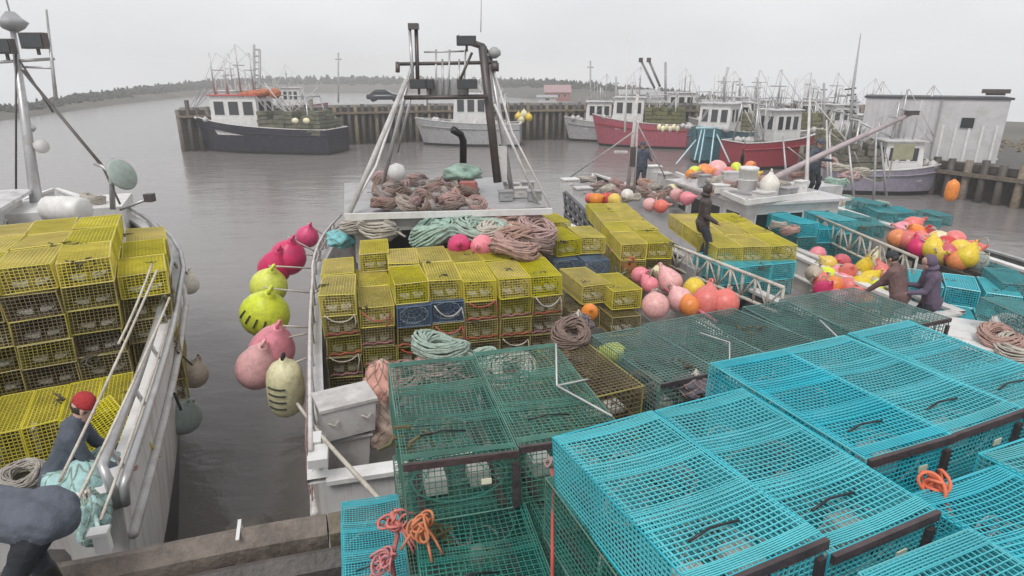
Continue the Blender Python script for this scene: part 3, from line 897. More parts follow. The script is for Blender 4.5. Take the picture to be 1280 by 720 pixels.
def rope(label, pts, r, m, sag=0.0, name='mooring_rope', cat='rope', group=None, parent=None):
    out = []
    pts = [Vector(p) for p in pts]
    for a, b in zip(pts[:-1], pts[1:]):
        n = 8 if sag else 1
        for k in range(n):
            t = k / n
            q = a.lerp(b, t); q.z -= sag * 4 * t * (1 - t)
            out.append(q)
    out.append(pts[-1])
    mb = MB(); mb.tube(out, r, 6)
    if parent is not None:
        return mb.build(name, m, parent, True, world=True)
    o = mb.build(name, m, None, True)
    return T(o, label, cat, group)

# ------------------------------------------------------------------ boats
def hull(root, L, B, zs, zb, zd, up, boot, bootz, inner=None, capm=WHITE, deckm=DECKM, fore=0.72, rail=0.16, tuck=0.10, strake=None, curve=0.45):
    NS = 18
    def hb(s):
        if s < curve: return B / 2 * (0.93 + 0.07 * math.sin(s / curve * math.pi / 2))
        q = (s - curve) / (1 - curve)
        return B / 2 * max(1 - q ** 2.3, 0.0) + 0.03
    def zr(s): return zs + (zb - zs) * s ** 2.3
    lev = [-0.6, -0.05, bootz * 0.5, bootz, None, None, None]
    mb = MB()
    S_ = [i / NS for i in range(NS + 1)]
    rings = []
    for s in S_:
        z1 = zr(s)
        zz = [-0.6, -0.05, bootz * 0.6, bootz, bootz + (z1 - bootz) * 0.35, bootz + (z1 - bootz) * 0.7, z1]
        ring = []
        for z in zz:
            q = max(0, min(1, (z + 0.6) / (z1 + 0.6)))
            k = 1 - (1 - q) ** 1.25 * (tuck + 0.55 * s ** 2)
            y = s * L - s ** 8 * (1 - q) * L * 0.10
            ring.append((hb(s) * k, y, z))
        rings.append(ring)
    nv = len(rings[0])
    for sd in (1, -1):
        V = [(x * sd, y, z) for r_ in rings for x, y, z in r_]
        k0 = len(mb.v)
        mb.v += V
        for i in range(NS):
            for j in range(nv - 1):
                f = (k0 + i * nv + j, k0 + (i + 1) * nv + j, k0 + (i + 1) * nv + j + 1, k0 + i * nv + j + 1)
                mb.f.append(f if sd > 0 else f[::-1]); mb.m.append(1 if j < 3 else 0)
    for j in range(nv - 1):             # transom
        a, b = rings[0][j], rings[0][j + 1]
        mb.cur = 1 if j < 3 else 0
        mb.poly([(-a[0], a[1], a[2]), (a[0], a[1], a[2]), (b[0], b[1], b[2]), (-b[0], b[1], b[2])], [(0, 1, 2, 3)])
    mb.cur = 2                          # bulwark inside
    for sd in (1, -1):
        V = []
        for s in S_[:-1]:
            x = max(hb(s) - 0.1, 0.02)
            V += [(x * sd, max(s * L, 0.1), zr(s) - 0.01), (x * sd, max(s * L, 0.1), zd if s < fore else zr(s) - 0.12)]
        F = [(2 * i, 2 * i + 1, 2 * i + 3, 2 * i + 2) for i in range(NS - 1)]
        mb.poly(V, [f if sd < 0 else f[::-1] for f in F])
    mb.poly([(-hb(0) + .1, 0.1, zd), (hb(0) - .1, 0.1, zd), (hb(0) - .1, 0.1, zs - .01), (-hb(0) + .1, 0.1, zs - .01)], [(0, 1, 2, 3)])
    h = mb.build('hull', [up, boot, inner or OFFW], root, False)
    for p_ in h.data.polygons: p_.use_smooth = p_.material_index < 2
    # deck
    d = MB()
    V = []
    for s in S_[:-1]:
        x = max(hb(s) - 0.095, 0.02)
        V += [(-x, max(s * L, 0.095), zd if s < fore else zr(s) - 0.13), (x, max(s * L, 0.095), zd if s < fore else zr(s) - 0.13)]
    F = []
    for i in range(NS - 1):
        F.append((2 * i, 2 * i + 1, 2 * i + 3, 2 * i + 2))
    d.poly(V, F)
    d.build('deck', deckm, root)
    # rail cap
    c = MB()
    path = [(hb(s) - rail * 0.3, s * L, zr(s)) for s in S_]
    for sd in (1, -1):
        V = []
        for x, y, z in path:
            for dx, dz in ((-rail / 2, 0.0), (rail / 2, 0.0), (rail / 2, 0.06), (-rail / 2, 0.06)):
                V.append((max(x + dx, 0.004) * sd, y, z + dz + (0.001 if sd < 0 else 0)))
        F = []
        for i in range(NS):
            for j in range(4):
                f = (4 * i + j, 4 * i + (j + 1) % 4, 4 * (i + 1) + (j + 1) % 4, 4 * (i + 1) + j)
                F.append(f if sd < 0 else f[::-1])
        c.poly(V, F)
    c.box((0, 0.03, zs + 0.029), (2 * hb(0) - rail * 1.4, rail, 0.054))
    c.build('rail_cap', capm, root)
    st = MB()
    for sd in (1, -1):
        st.tube([((hb(s) + 0.015) * sd, s * L, bootz + (zr(s) - bootz) * 0.74) for s in S_[:-1]], 0.05, 6)
    st.build('rub_rail', strake or up, root, True)
    return hb, zr
def window(root, a, b, c, d, frame=WHITE, t=0.03):
    """frame and pane in the quad a b c d (world or local points), pane set a little in"""
    f = MB()
    q = [Vector(x) for x in (a, b, c, d)]
    for i in range(4):
        f.bar(q[i], q[(i + 1) % 4], t * 1.6, t * 1.6)
    fo = f.build('window', frame, root)
    n = (q[1] - q[0]).cross(q[3] - q[0]).normalized()
    p = MB()
    p.poly([x - n * 0.006 for x in q] + [x + n * 0.006 for x in q], [(0, 3, 2, 1), (4, 5, 6, 7), (0, 1, 5, 4), (1, 2, 6, 5), (2, 3, 7, 6), (3, 0, 4, 7)])
    p.build('pane', GLASS, fo)
def wheelhouse(root, x0, x1, y0, y1, z0, z1, wallm=WHITE, roofm=ROOFW, over=0.2, side_n=3, front_n=3, aft_n=2, name='wheelhouse', rake=0.25):
    mb = MB()
    mb.poly([(x0, y0, z0), (x1, y0, z0), (x1, y1 + rake, z0), (x0, y1 + rake, z0), (x0, y0, z1), (x1, y0, z1), (x1, y1, z1), (x0, y1, z1)],
            [(0, 3, 2, 1), (4, 5, 6, 7), (0, 1, 5, 4), (1, 2, 6, 5), (2, 3, 7, 6), (3, 0, 4, 7)])
    h = mb.build(name, wallm, root)
    r = MB()
    xs0, xs1, ys0, ys1 = x0 - over, x1 + over, y0 - over, y1 + over
    e = 0.05
    r.poly([(xs0, ys0, z1 + .004), (xs1, ys0, z1 + .004), (xs1, ys1, z1 + .004), (xs0, ys1, z1 + .004),
            (xs0, ys0, z1 + .07), (xs1, ys0, z1 + .07), (xs1, ys1, z1 + .07), (xs0, ys1, z1 + .07),
            (xs0 + .25, ys0 + .25, z1 + .12), (xs1 - .25, ys0 + .25, z1 + .12), (xs1 - .25, ys1 - .25, z1 + .12), (xs0 + .25, ys1 - .25, z1 + .12)],
           [(0, 3, 2, 1), (0, 1, 5, 4), (1, 2, 6, 5), (2, 3, 7, 6), (3, 0, 4, 7), (4, 5, 9, 8), (5, 6, 10, 9), (6, 7, 11, 10), (7, 4, 8, 11), (8, 9, 10, 11)])
    r.build('roof', roofm, root)
    za, zb = z0 + (z1 - z0) * 0.50, z0 + (z1 - z0) * 0.86
    def rowx(n, lo, hi):
        for i in range(n):
            w_ = (hi - lo) / n
            yield lo + w_ * (i + 0.14), lo + w_ * (i + 0.86)
    for a, b in rowx(side_n, y0 + .1, y1 - .1):
        for x, sgn in ((x0 - .008, -1), (x1 + .008, 1)):
            window(root, (x, a, za), (x, b, za), (x, b, zb), (x, a, zb), wallm)
    for a, b in rowx(aft_n, x0 + .15, x1 - .15):
        window(root, (a, y0 - .008, za), (b, y0 - .008, za), (b, y0 - .008, zb), (a, y0 - .008, zb), wallm)
    for a, b in rowx(front_n, x0 + .1, x1 - .1):
        yy = lambda z: y1 + rake * (1 - (z - z0) / (z1 - z0)) + .008
        window(root, (a, yy(za), za), (b, yy(za), za), (b, yy(zb), zb), (a, yy(zb), zb), wallm)
    return h
def spar(root, pts, r, m=STEEL, name='mast', world=False, n=7):
    mb = MB(); mb.tube(pts, r, n)
    return mb.build(name, m, root, True, world=world)
def floodlight(root, c, w_=0.4, h=0.22, m=STEELD, world=True):
    mb = MB(); c = Vector(c)
    mb.box(c, (w_, 0.16, h)); mb.box(c + Vector((0, 0.05, -h / 2 - 0.06)), (0.05, 0.05, 0.12))
    o = mb.build('floodlight', m, root, world=world)
    g = MB(); g.box(c + Vector((0, -0.09, 0)), (w_ * .86, 0.016, h * .8))
    link('lens', g.mesh('lens', GLASS, inv=root.matrix_basis.inverted() if world else None), o)
    return o

# ------------------------------------------------------------------ the left boat
AR = rad(24.5)
ra = Vector((math.cos(AR), math.sin(AR), 0)); fa = Vector((-math.sin(AR), math.cos(AR), 0))
AO = P(150, 660, 2.9) - ra * 2.75 + fa * 0.5; AO.z = 0
boatA = thing('fishing_boat', 'white fishing boat at the left, silver rails, stacked with yellow traps', 'fishing boat', AO, AR)
hbA, zrA = hull(boatA, 12.6, 5.8, 2.9, 3.9, 2.0, HULLW, BLACKP, 1.15, fore=0.74, rail=0.2, tuck=0.1, strake=OFFW)
def A(x, y, z): return AO + ra * x + fa * y + Vector((0, 0, z))
for k, (dx, z) in enumerate(((0.07, 0.16), (-0.10, 0.30))):      # two silver rails that run along the starboard side
    spar(boatA, [(hbA(0) + dx * .3, -0.02, zrA(0) - .1), (hbA(0) + dx * .6, -0.01, zrA(0) + z * .6)] + [(hbA(s) + dx, s * 12.6 + .06, zrA(s) + z) for s in [i / 14 for i in range(13)]], 0.045, STEEL, 'handrail')
for i in range(9):
    s = 0.03 + i * 0.1
    spar(boatA, [(hbA(s) - 0.02, s * 12.6, zrA(s)), (hbA(s) - 0.10, s * 12.6, zrA(s) + 0.30)], 0.025, STEEL, 'stanchion')
# white foredeck house with a life raft drum, the mast and its gear
fh = MB(); fh.box((0.35, 10.2, 2.85), (2.9, 1.8, 2.2)); fh.build('fore_cabin', WHITE, boatA)
ht = MB(); ht.box((1.0, 10.0, 4.0), (0.6, 0.6, 0.09)); ht.build('hatch', OFFW, boatA)
wheelhouse(boatA, -2.3, -0.2, 8.2, 10.6, 2.0, 4.15, side_n=3)
dr = P(82, 262, 4.1)
m = MB(); m.lathe([(0.2, -0.42), (0.25, -0.38), (0.27, 0), (0.25, 0.38), (0.2, 0.42)], 14, Matrix.Translation(dr) @ Matrix.Rotation(rad(90), 4, 'Y') @ Matrix.Rotation(rad(10), 4, 'X'))
T(m.build('life_raft_canister', WHITE, None, True), 'white life raft canister lying by the foot of the left mast', 'life raft')
mb0, mt0 = P(50, 285, 3.4), D(14, 22, 13.2)
spar(boatA, [mb0, mb0.lerp(mt0, 0.5), mt0], [0.13, 0.09, 0.05], STEEL, 'mast', True, 10)
spar(boatA, [mt0, mt0 + Vector((-0.05, 0, 1.4))], 0.018, OFFW, 'antenna', True)
m = MB(); m.lathe([(0.05, -0.2), (0.2, -0.12), (0.3, 0.0), (0.2, 0.08), (0.08, 0.22)], 12, Matrix.Translation(mt0 + Vector((0, 0, -0.1)))); m.build('radar_dome', GREYP, boatA, True, world=True)
ca = mb0.lerp(mt0, 0.78)
spar(boatA, [ca + Vector((-1.2, -0.1, 0)), ca + Vector((0.75, 0.1, 0.12))], 0.035, STEEL, 'crossarm', True)
q0, q1 = D(70, 125, 13.0), D(58, 12, 13.2)
spar(boatA, [q0, q1], [0.04, 0.02], STEEL, 'antenna', True)
spar(boatA, [ca + Vector((0.1, 0, -.05)), q0.lerp(q1, 0.35)], 0.025, STEEL, 'brace', True)
floodlight(boatA, D(43, 51, 13.0), 0.52, 0.32); floodlight(boatA, D(4, 58, 13.0), 0.45, 0.3)
for k, (a, b) in enumerate(((D(28, 88, 13.1), D(128, 208, 12.6)), (D(24, 75, 13.1), D(66, 140, 13.0)), (D(20, 60, 13.1), D(20, 240, 13.6)), (D(128, 208, 12.6), D(150, 255, 12.4)))):
    spar(boatA, [a, b], 0.022 if k else 0.035, STEELD, 'stay', True, 5)
m = MB(); m.blob(D(52, 183, 13.4), (0.16, 0.15, 0.15), 2, 0.1); m.build('searchlight', OFFW, boatA, True, world=True)
m = MB(); m.blob(D(36, 160, 13.4), (0.14, 0.14, 0.1), 2, 0.1); m.build('horn', STEEL, boatA, True, world=True)
# hauler davit on the fore deck: an upright with two hooked arms and a disc
hv = thing('pot_hauler', 'grey steel trap hauler davit with a round plate on the left boat', 'hauler', A(1.5, 9.0, 3.4))
hz = D(141, 262, 12.6)
spar(hv, [hz, D(139, 215, 12.5), D(141, 198, 12.5)], [0.055, 0.05, 0.04], STEEL, 'upright', True)
spar(hv, [D(139, 218, 12.5), D(128, 208, 12.5), D(118, 205, 12.5)], 0.035, STEEL, 'arm', True)
m = MB(); m.lathe([(0.30, -0.03), (0.33, 0), (0.30, 0.03)], 18, Matrix.Translation(D(153, 218, 12.5)) @ Matrix.Rotation(rad(70), 4, 'Y') @ Matrix.Rotation(rad(15), 4, 'X')); m.build('plate', mat('faded_green_plate', (0.30, 0.36, 0.33), 0.6), hv, True, world=True)
spar(hv, [D(150, 262, 12.4), D(190, 247, 12.4)], 0.03, STEEL, 'arm', True)
m = MB(); m.box(D(187, 247, 12.4), (0.16, 0.16, 0.16)); m.build('block', STEELD, hv, world=True)

ca_ = P(-60, 352, 4.2)
def kA(c, l, r_):
    if l == 0: return 'yellow'
    return 'olive' if (c * 7 + l * 5) % 3 else 'faded'
# the big stack: its front face looks aft
def inA(p):
    d = p - AO
    return d.dot(ra), d.dot(fa), p.z
AX, AY, _ = inA(P(142, 316, 4.2))
SR = AR + rad(4)
rs, fs = Vector((math.cos(SR), math.sin(SR), 0)), Vector((-math.sin(SR), math.cos(SR), 0))
ACOR = P(134, 322, 4.2)
def leftstack():
    for co in range(6):
        top = 4.2 if co < 5 else 3.86
        for ly in range(6):
            for rw in range(3):
                if ly and rw > 1 and not (co == 5 and ly < 3): continue
                x = -0.31 - (4 - co) * 0.62 if co < 5 else 0.33
                y = 0.55 + rw * 1.08 + R.uniform(-.03, .03) + (0.25 if co == 5 else 0)
                k = kA(co, ly, rw)
                p = ACOR + rs * (x + R.uniform(-.012, .012)) + fs * y
                p.z = top - (ly + 1) * 0.352
                lab = (f"{TCOL[k]} wire trap, {ORD[co]} from left in {ORD[ly]} row down, front of tall left stack" if rw == 0 else
                       f"{TCOL[k]} trap, {ORD[co]} from left, {ORD[rw]} row back{'' if ly == 0 else ', ' + ORD[ly] + ' layer'}, tall left stack")
                o = trap(k, p, SR + R.uniform(-.03, .03), lab, 'yellow traps stacked on the left boat')
                o.scale = (1.14, 1, 1)
leftstack()
# a nearer row of traps stood on their sides
ECOR = P(163, 507, 2.72)
for i in range(7):
    p = ECOR - rs * (0.36 * (6 - i) + 0.18) + fs * 0.5
    o = trap('yellow', p, SR, f"bright yellow trap on its side, {ORD[i]} from left in nearer left row", 'yellow traps on edge on the left boat', rot=(0, rad(90), SR))
    o.location = (p.x - 0.17 * math.cos(SR), p.y - 0.17 * math.sin(SR), 2.72 - 0.265)
# loose traps by the starboard rail
trap('yellow', P(150, 560, 2.35), 0, 'bright yellow trap leaning askew by the white rail, behind the red capped man', 'yellow traps on edge on the left boat', rot=(rad(12), rad(-20), AR + 0.35))
for i, (a, b, za, zb) in enumerate((((196, 338), (74, 602), 4.35, 3.3), ((212, 372), (96, 628), 4.0, 3.3), ((212, 400), (126, 650), 3.8, 3.2), ((190, 330), (148, 430), 4.3, 3.8))):
    rope(f"pale lashing rope slanting across the left traps, {ORD[i]} from left", [P(*a, za), P(*b, zb)], 0.013, ROPEW, 0.03, 'lashing_rope', group='ropes lashed over the left boat')
hp_ = D(92, 514, 5.8)
person('stooping', 'person in red knit cap and dark blue jacket stooping by yellow traps', (hp_.x - 0.2, hp_.y - 0.08, hp_.z - 1.5), AR + rad(-88), 'knit', REDK, 1.0)
person('bending', 'person in slate grey top bent double on the near quay', Vector((-2.86, 2.93, WD + .02)), rad(100), 'hair', HAIR, 0.97)
def bag(label, c, size, m, seed, nm='net_bag', cat='net bag', group=None, sub=4):
    mb = MB(); mb.blob((0, 0, 0), size, sub, 0.35, 2.2, seed)
    o = mb.build(nm, m, None, True); o.location = c
    T(o, label, cat, group)
    nt2 = MB()
    for q in range(18):                 # the net's twine, slanting both ways
        sg2 = 1 if q % 2 else -1
        pts = []
        for k in range(15):
            ph = -1.35 + 2.7 * k / 14
            a = q * math.pi / 9 + sg2 * k * .16
            d = Vector((math.cos(ph) * math.cos(a), math.cos(ph) * math.sin(a), math.sin(ph)))
            g = 1.015 * (1 + 0.35 * noise.noise(d * 2.2 + Vector((seed, seed * 1.7, -seed))))
            pts.append((d.x * g * size[0], d.y * g * size[1], d.z * g * size[2]))
        nt2.tube(pts, .007, 4)
    nt2.build('netting', ROPEB if 'teal' not in label and 'turquoise' not in label else ROPEG, o)
    tie = MB(); tie.tube([(0.03 * math.cos(a), 0.03 * math.sin(a), size[2] * 1.0 + 0.05 * math.sin(a * 2)) for a in [k * 1.05 for k in range(6)]], 0.018, 5, closed=True)
    tie.build('tie', ROPEW, o, True)
    return o
coil(ROPEW, A(1.2, 9.9, 3.97), .3, 'pale rope coil on the white fore cabin of the left boat', seed=5)
bag('pale teal heap of netting by the left boat stern', P(108, 612, 2.75), (0.33, 0.42, 0.3), TEALBAG, 1.0)
bag('small pale teal bundle hanging off the left boat stern corner', P(116, 648, 2.85), (0.13, 0.16, 0.25), TEALBAG, 5.0)
rope('pale teal line hanging from the left stern', [P(118, 640, 2.95), P(130, 690, 2.8)], 0.02, TEALBAG)
coil(ROPEW, P(30, 600, 2.55), 0.26, 'pale coil of rope by the left boat stern', rot=(rad(20), 0, 0.5), seed=3)
for i in range(3):
    rr = P(72 + i * 8, 600 + i * 10, 2.5)
    pass
rp = [P(76 + 17 * math.cos(a), 602 + 22 * math.sin(a), 2.7) for a in [k * 0.5 for k in range(13)]]
rope('thin rope loop hanging at the left boat stern', rp, 0.014, ROPEW)
m = MB(); m.box((0, 0, 0), (0.09, 0.06, 0.16)); m.box((0, -0.02, 0.09), (0.12, 0.09, 0.025))
clt = m.build('rail_bracket', WHITE); clt.location = P(128, 676, 3.56); clt.rotation_euler = (0, 0, WA); T(clt, 'small white bracket standing on the quay timber by the left boat', 'bracket')
m = MB(); m.box((0, 0, 0), (0.024, 0.21, 0.008)); m.box((0, 0.109, -0.06), (0.024, 0.012, 0.13))
st_ = m.build('painted_strap', WHITE); st_.location = W(-1.12, -0.13, WD + 0.218); st_.rotation_euler = (0, 0, WA + rad(2)); T(st_, 'white strap nailed across the quay edge timbers', 'strap')
buoy('white', 0.21, P(236, 356, 2.3), 'white fender hanging over the left boat bow', None, 'pear', (rad(180) - 3.14, 0.2, 0))
rope('short black lanyard holding the white bow fender', [P(226, 330, 3.0), P(234, 343, 2.7)], 0.015, BLACKP)
buoy('tan', 0.24, P(243, 468, 1.6), 'tan round fender against the left hull', None, 'ball', (0.2, 0.3, 1))
buoy('grey green', 0.26, P(229, 522, 1.55), 'grey green net covered fender low on the left hull', None, 'pear', (0.4, -0.5, 2))
rope('dark lanyard above the grey green fender', [P(218, 492, 2.6), P(226, 512, 1.95)], 0.02, NETK)
rope('dark lanyard above the tan fender', [P(222, 440, 2.6), P(240, 456, 1.9)], 0.016, NETK)

# ------------------------------------------------------------------ the middle boat
BR = rad(14.5)
rb = Vector((math.cos(BR), math.sin(BR), 0)); fb = Vector((-math.sin(BR), math.cos(BR), 0))
BO = P(385, 606, 2.35) + rb * 3.25; BO.z = 0
boatB = thing('fishing_boat', 'middle fishing boat piled with yellow traps, steel gantry over white roof', 'fishing boat', BO, BR)
hbB, zrB = hull(boatB, 14.5, 6.9, 2.35, 3.3, 1.65, HULLW, BLACKP, 0.8, fore=0.82, rail=0.22, tuck=0.1)
def B(x, y, z): return BO + rb * x + fb * y + Vector((0, 0, z))
def inB(p):
    d = p - BO
    return d.dot(rb), d.dot(fb), p.z
# wheelhouse under the pale roof
rc = P(430, 271, 3.8); rx0, ry0, _ = inB(rc)
rx1 = inB(P(690, 263, 3.8))[0]
wheelhouse(boatB, rx0 + 0.2, rx1 - 0.2, ry0 + 0.2, ry0 + 4.3, 1.65, 3.72, roofm=ROOFG, side_n=4, aft_n=3)
tr = MB(); tr.bar(P(431, 271, 3.9), P(690, 264, 3.9), 0.09, 0.12); tr.build('roof_edge', WHITE, boatB, world=True)
# gantry: two legs each side, beams, a stout dark mast, a twin-post light tower
def leg(a, ta, b, tb_, r, m=STEEL, nm='gantry_leg'): spar(boatB, [D(*a, ta), D(*b, tb_)], r, m, nm, True)
leg((436, 268), 12.6, (508, 100), 13.2, 0.055, OFFW); leg((478, 232), 14.6, (516, 80), 13.6, 0.05, STEEL); leg((497, 190), 14.6, (514, 120), 13.8, 0.03)
leg((603, 58), 13.4, (622, 228), 14.2, 0.10, STEELD, 'mast'); leg((612, 70), 13.6, (640, 240), 14.3, 0.06, STEEL); leg((618, 130), 13.6, (672, 252), 13.8, 0.03, OFFW); leg((614, 150), 13.9, (632, 232), 14.4, 0.05, OFFW)
leg((512, 36), 13.3, (516, 100), 13.3, 0.035); leg((520, 32), 13.4, (522, 100), 13.4, 0.045, STEELD); m = MB(); m.box(D(517, 33, 13.3), (0.22, 0.18, 0.12)); m.build('lamp_head', STEELD, boatB, world=True)
for (a, b, r, mm) in (((497, 80), (622, 78), 0.04, STEELD), ((505, 122), (610, 121), 0.05, STEELD), ((530, 65), (580, 64), 0.02, STEEL), ((534, 100), (534, 140), 0.02, STEEL)):
    spar(boatB, [D(*a, 13.4), D(*b, 13.5)], r, mm, 'gantry_beam', True)
for i, px in enumerate((545, 553, 562, 574, 582)):
    spar(boatB, [D(px, 62 + 12 * (i % 2), 13.4), D(px + R.uniform(-3, 3), 122, 13.5)], 0.022, STEEL, 'upright', True)
spar(boatB, [D(497, 78, 13.3), D(497, 90, 13.3)], 0.05, STEELD, 'gantry_hook', True)
floodlight(boatB, D(523, 105, 13.3), 0.36, 0.2); floodlight(boatB, D(537, 105, 13.35), 0.2, 0.2); floodlight(boatB, D(584, 105, 13.3), 0.44, 0.2); floodlight(boatB, D(583, 51, 13.3), 0.42, 0.2)
spar(boatB, [D(585, 52, 13.3), D(604, 58, 13.4), D(608, 66, 13.5)], 0.07, STEELD, 'mast_arm', True)
spar(boatB, [D(588, 52, 13.3), D(572, 45, 13.2)], 0.03, STEELD, 'mast_arm', True)
spar(boatB, [D(590, 66, 13.4), D(575, 100, 13.4)], 0.03, STEELD, 'brace', True)
m = MB(); m.lathe([(0.04, -0.12), (0.14, -0.05), (0.14, 0.04), (0.05, 0.12)], 10, Matrix.Translation(D(618, 66, 13.5))); m.build('radar_dome', GREYP, boatB, True, world=True)
m = MB(); m.box(D(619, 84, 13.5), (0.16, 0.16, 0.18)); m.build('horn', STEELD, boatB, True, world=True)
spar(boatB, [D(601, 40, 13.5), D(602, -20, 13.5)], 0.012, OFFW, 'antenna', True)
m = MB(); m.box(D(560, 110, 13.6), (0.9, 0.1, 0.36)); m.build('sign_board', GREYP, boatB, world=True)
spar(boatB, [D(579, 204, 14.3), D(579, 176, 14.2), D(576, 168, 14.1), D(566, 162, 13.9)], 0.085, BLACKP, 'exhaust_pipe', True, 10)
m = MB(); m.lathe([(0.02, -0.2), (0.16, -0.15), (0.22, 0.0), (0.16, 0.16), (0.02, 0.22)], 14, Matrix.Translation(D(496, 216, 14.0))); m.build('radar_dome', WHITE, boatB, True, world=True)
m = MB(); m.box(D(628, 205, 14.2), (0.22, 0.22, 0.8)); m.build('locker', OFFW, boatB, world=True)
spar(boatB, [D(436, 268, 12.6), D(470, 208, 13.6), D(508, 96, 13.2)], 0.03, WHITE, 'stay', True)
spar(boatB, [P(690, 262, 3.85), D(640, 165, 13.6), D(618, 90, 13.5)], 0.022, OFFW, 'stay', True)
# port rail: stanchions, net and lashings
for i in range(12):
    s = 0.02 + i * 0.058
    spar(boatB, [(-hbB(s) + 0.04, s * 14.5, zrB(s)), (-hbB(s) + 0.03, s * 14.5, zrB(s) + 0.42)], 0.03, OFFW, 'stanchion')
for z in (0.22, 0.42):
    spar(boatB, [(-hbB(s) + 0.03, s * 14.5, zrB(s) + z) for s in [i / 20 for i in range(15)]], 0.028, OFFW, 'handrail')
nt_ = MB()
for i in range(60):
    s = 0.03 + i * 0.0105
    y = s * 14.5
    for sg_ in (-1, 1):
        a = Vector((-hbB(s) + 0.0, y, zrB(s) + 0.42)); b = Vector((-hbB(s) - 0.03, y + 0.3 * sg_, zrB(s) - 0.55))
        nt_.tube([a, a.lerp(b, .5) + Vector((R.uniform(-.05, .02), R.uniform(-.05, .05), 0)), b], 0.012, 3, False)
nt_.build('side_net', ROPEP, boatB)
sp_ = MB(); sp_.box(P(398, 582, 2.4), (0.13, 0.22, 0.75), BR); sp_.box(P(398, 570, 2.7), (0.2, 0.3, 0.1), BR); sp_.build('stern_post', WHITE, boatB, world=True)
# stern clutter
cr_ = thing('fish_tub', 'white plastic tub with lid on the middle boat stern', 'tub', P(432, 516, 2.55), BR + rad(14))
m = MB(); m.poly([(-.3, -.2, -.22), (.3, -.2, -.22), (.3, .2, -.22), (-.3, .2, -.22), (-.33, -.24, .2), (.33, -.24, .2), (.33, .24, .2), (-.33, .24, .2)], [(0, 3, 2, 1), (4, 5, 6, 7), (0, 1, 5, 4), (1, 2, 6, 5), (2, 3, 7, 6), (3, 0, 4, 7)]); m.build('tub_body', OFFW, cr_)
m = MB(); m.box((0, 0, .225), (.70, .52, .04)); m.build('lid', OFFW, cr_)
for x in (-.2, .2):
    m = MB(); m.tube([(x - .06, -.24, .05), (x, -.29, .03), (x + .06, -.24, .05)], .015, 5); m.build('handle', ROPEW, cr_)
cr2 = thing('fish_tub', 'grey plastic tub below the white lidded tub on the stern', 'tub', P(428, 555, 2.0), BR + rad(6))
m = MB(); m.poly([(-.28, -.22, -.34), (.28, -.22, -.34), (.28, .22, -.34), (-.28, .22, -.34), (-.34, -.28, .24), (.34, -.28, .24), (.34, .28, .24), (-.34, .28, .24)], [(0, 3, 2, 1), (4, 5, 6, 7), (0, 1, 5, 4), (1, 2, 6, 5), (2, 3, 7, 6), (3, 0, 4, 7)]); m.build('tub_body', OFFW, cr2)
m = MB(); m.tube([(-.35, -.29, .24), (.35, -.29, .24), (.35, .29, .24), (-.35, .29, .24)], .03, 5, closed=True); m.build('rim', OFFW, cr2)
bag('tan net bag between the white tub and the green traps', P(474, 530, 2.2), (0.3, 0.3, 0.3), mat('tan_netting', (0.36, 0.25, 0.17), 0.8, var=.25, bump=.6, bscale=40), 3.0)
bag('pale pink net bag behind the white tub', P(478, 482, 2.6), (0.26, 0.3, 0.34), mat('pink_netting', (0.55, 0.27, 0.24), 0.8, var=.25, bump=.6, bscale=40), 8.0)
for i, (px, py, z, m_, nm, s) in enumerate(((545, 470, 2.7, ROPEP, 'pink', .42), (512, 478, 2.6, ROPEP, 'pink', .35), (600, 460, 2.5, ROPEG, 'green', .38), (640, 470, 2.5, ROPEW, 'pale', .42), (690, 455, 2.5, ROPEB, 'brown', .35))):
    coil(m_, P(px, py, z), s, f"{nm} rope coil on the middle stern seen beyond the green traps{', nearer the pink bag' if i == 1 else ''}", 'rope coils on the middle boat stern', seed=i)
coil(ROPEG, P(548, 448, 2.85), .5, 'pale green rope coil lying against the foot of the yellow wall', 'rope coils on the middle boat stern', seed=8)

# yellow trap wall
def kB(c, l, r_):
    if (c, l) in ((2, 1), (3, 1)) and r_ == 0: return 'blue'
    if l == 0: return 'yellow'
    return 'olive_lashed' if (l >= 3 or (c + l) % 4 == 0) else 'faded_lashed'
Y0 = inB(P(575, 352, 3.4))[1]
gB = 'yellow traps stacked on the middle boat'
def midstack():
    for co in range(8):
        base_x = inB(P(400, 345, 3.4))[0] + 0.29 + co * 0.565
        heights = {0: 3.36, 1: 3.10, 2: 3.42, 3: 3.42, 4: 3.40, 5: 3.40, 6: 3.40, 7: 3.08}
        if co == 7: continue
        for ly in range(5):
            for rw in range(2):
                if ly == 4 and co == 7: continue
                z = heights[co] - (ly + 1) * 0.352
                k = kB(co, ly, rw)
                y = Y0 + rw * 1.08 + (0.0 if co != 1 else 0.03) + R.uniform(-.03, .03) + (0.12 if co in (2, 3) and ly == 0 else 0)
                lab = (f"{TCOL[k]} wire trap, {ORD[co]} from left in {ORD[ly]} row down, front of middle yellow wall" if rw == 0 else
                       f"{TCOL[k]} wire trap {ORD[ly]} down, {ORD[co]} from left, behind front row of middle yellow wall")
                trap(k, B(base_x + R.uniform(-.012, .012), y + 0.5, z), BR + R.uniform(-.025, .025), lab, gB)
midstack()
for i, (px, py, z, lab) in enumerate(((468, 308, 3.45, 'bright yellow trap set back behind the left end of the yellow wall'), (730, 345, 3.05, 'yellow trap at the right end of the yellow wall, beside pink buoys'), (770, 352, 3.0, 'rightmost yellow trap of the middle wall, open end showing'),
        (700, 292, 3.35, 'left one of two yellow traps behind the right of the wall'), (732, 290, 3.35, 'right one of two yellow traps behind the right of the wall'), (690, 272, 3.3, 'faint yellow trap by the white roof edge, among rope bags'), (655, 268, 3.3, 'small yellow trap by the white roof, left of another'))):
    p = P(px, py, z)
    trap('yellow', p - Vector((0, 0, 0.34)) , BR + (0.05 if i % 2 else -0.04), lab, gB)
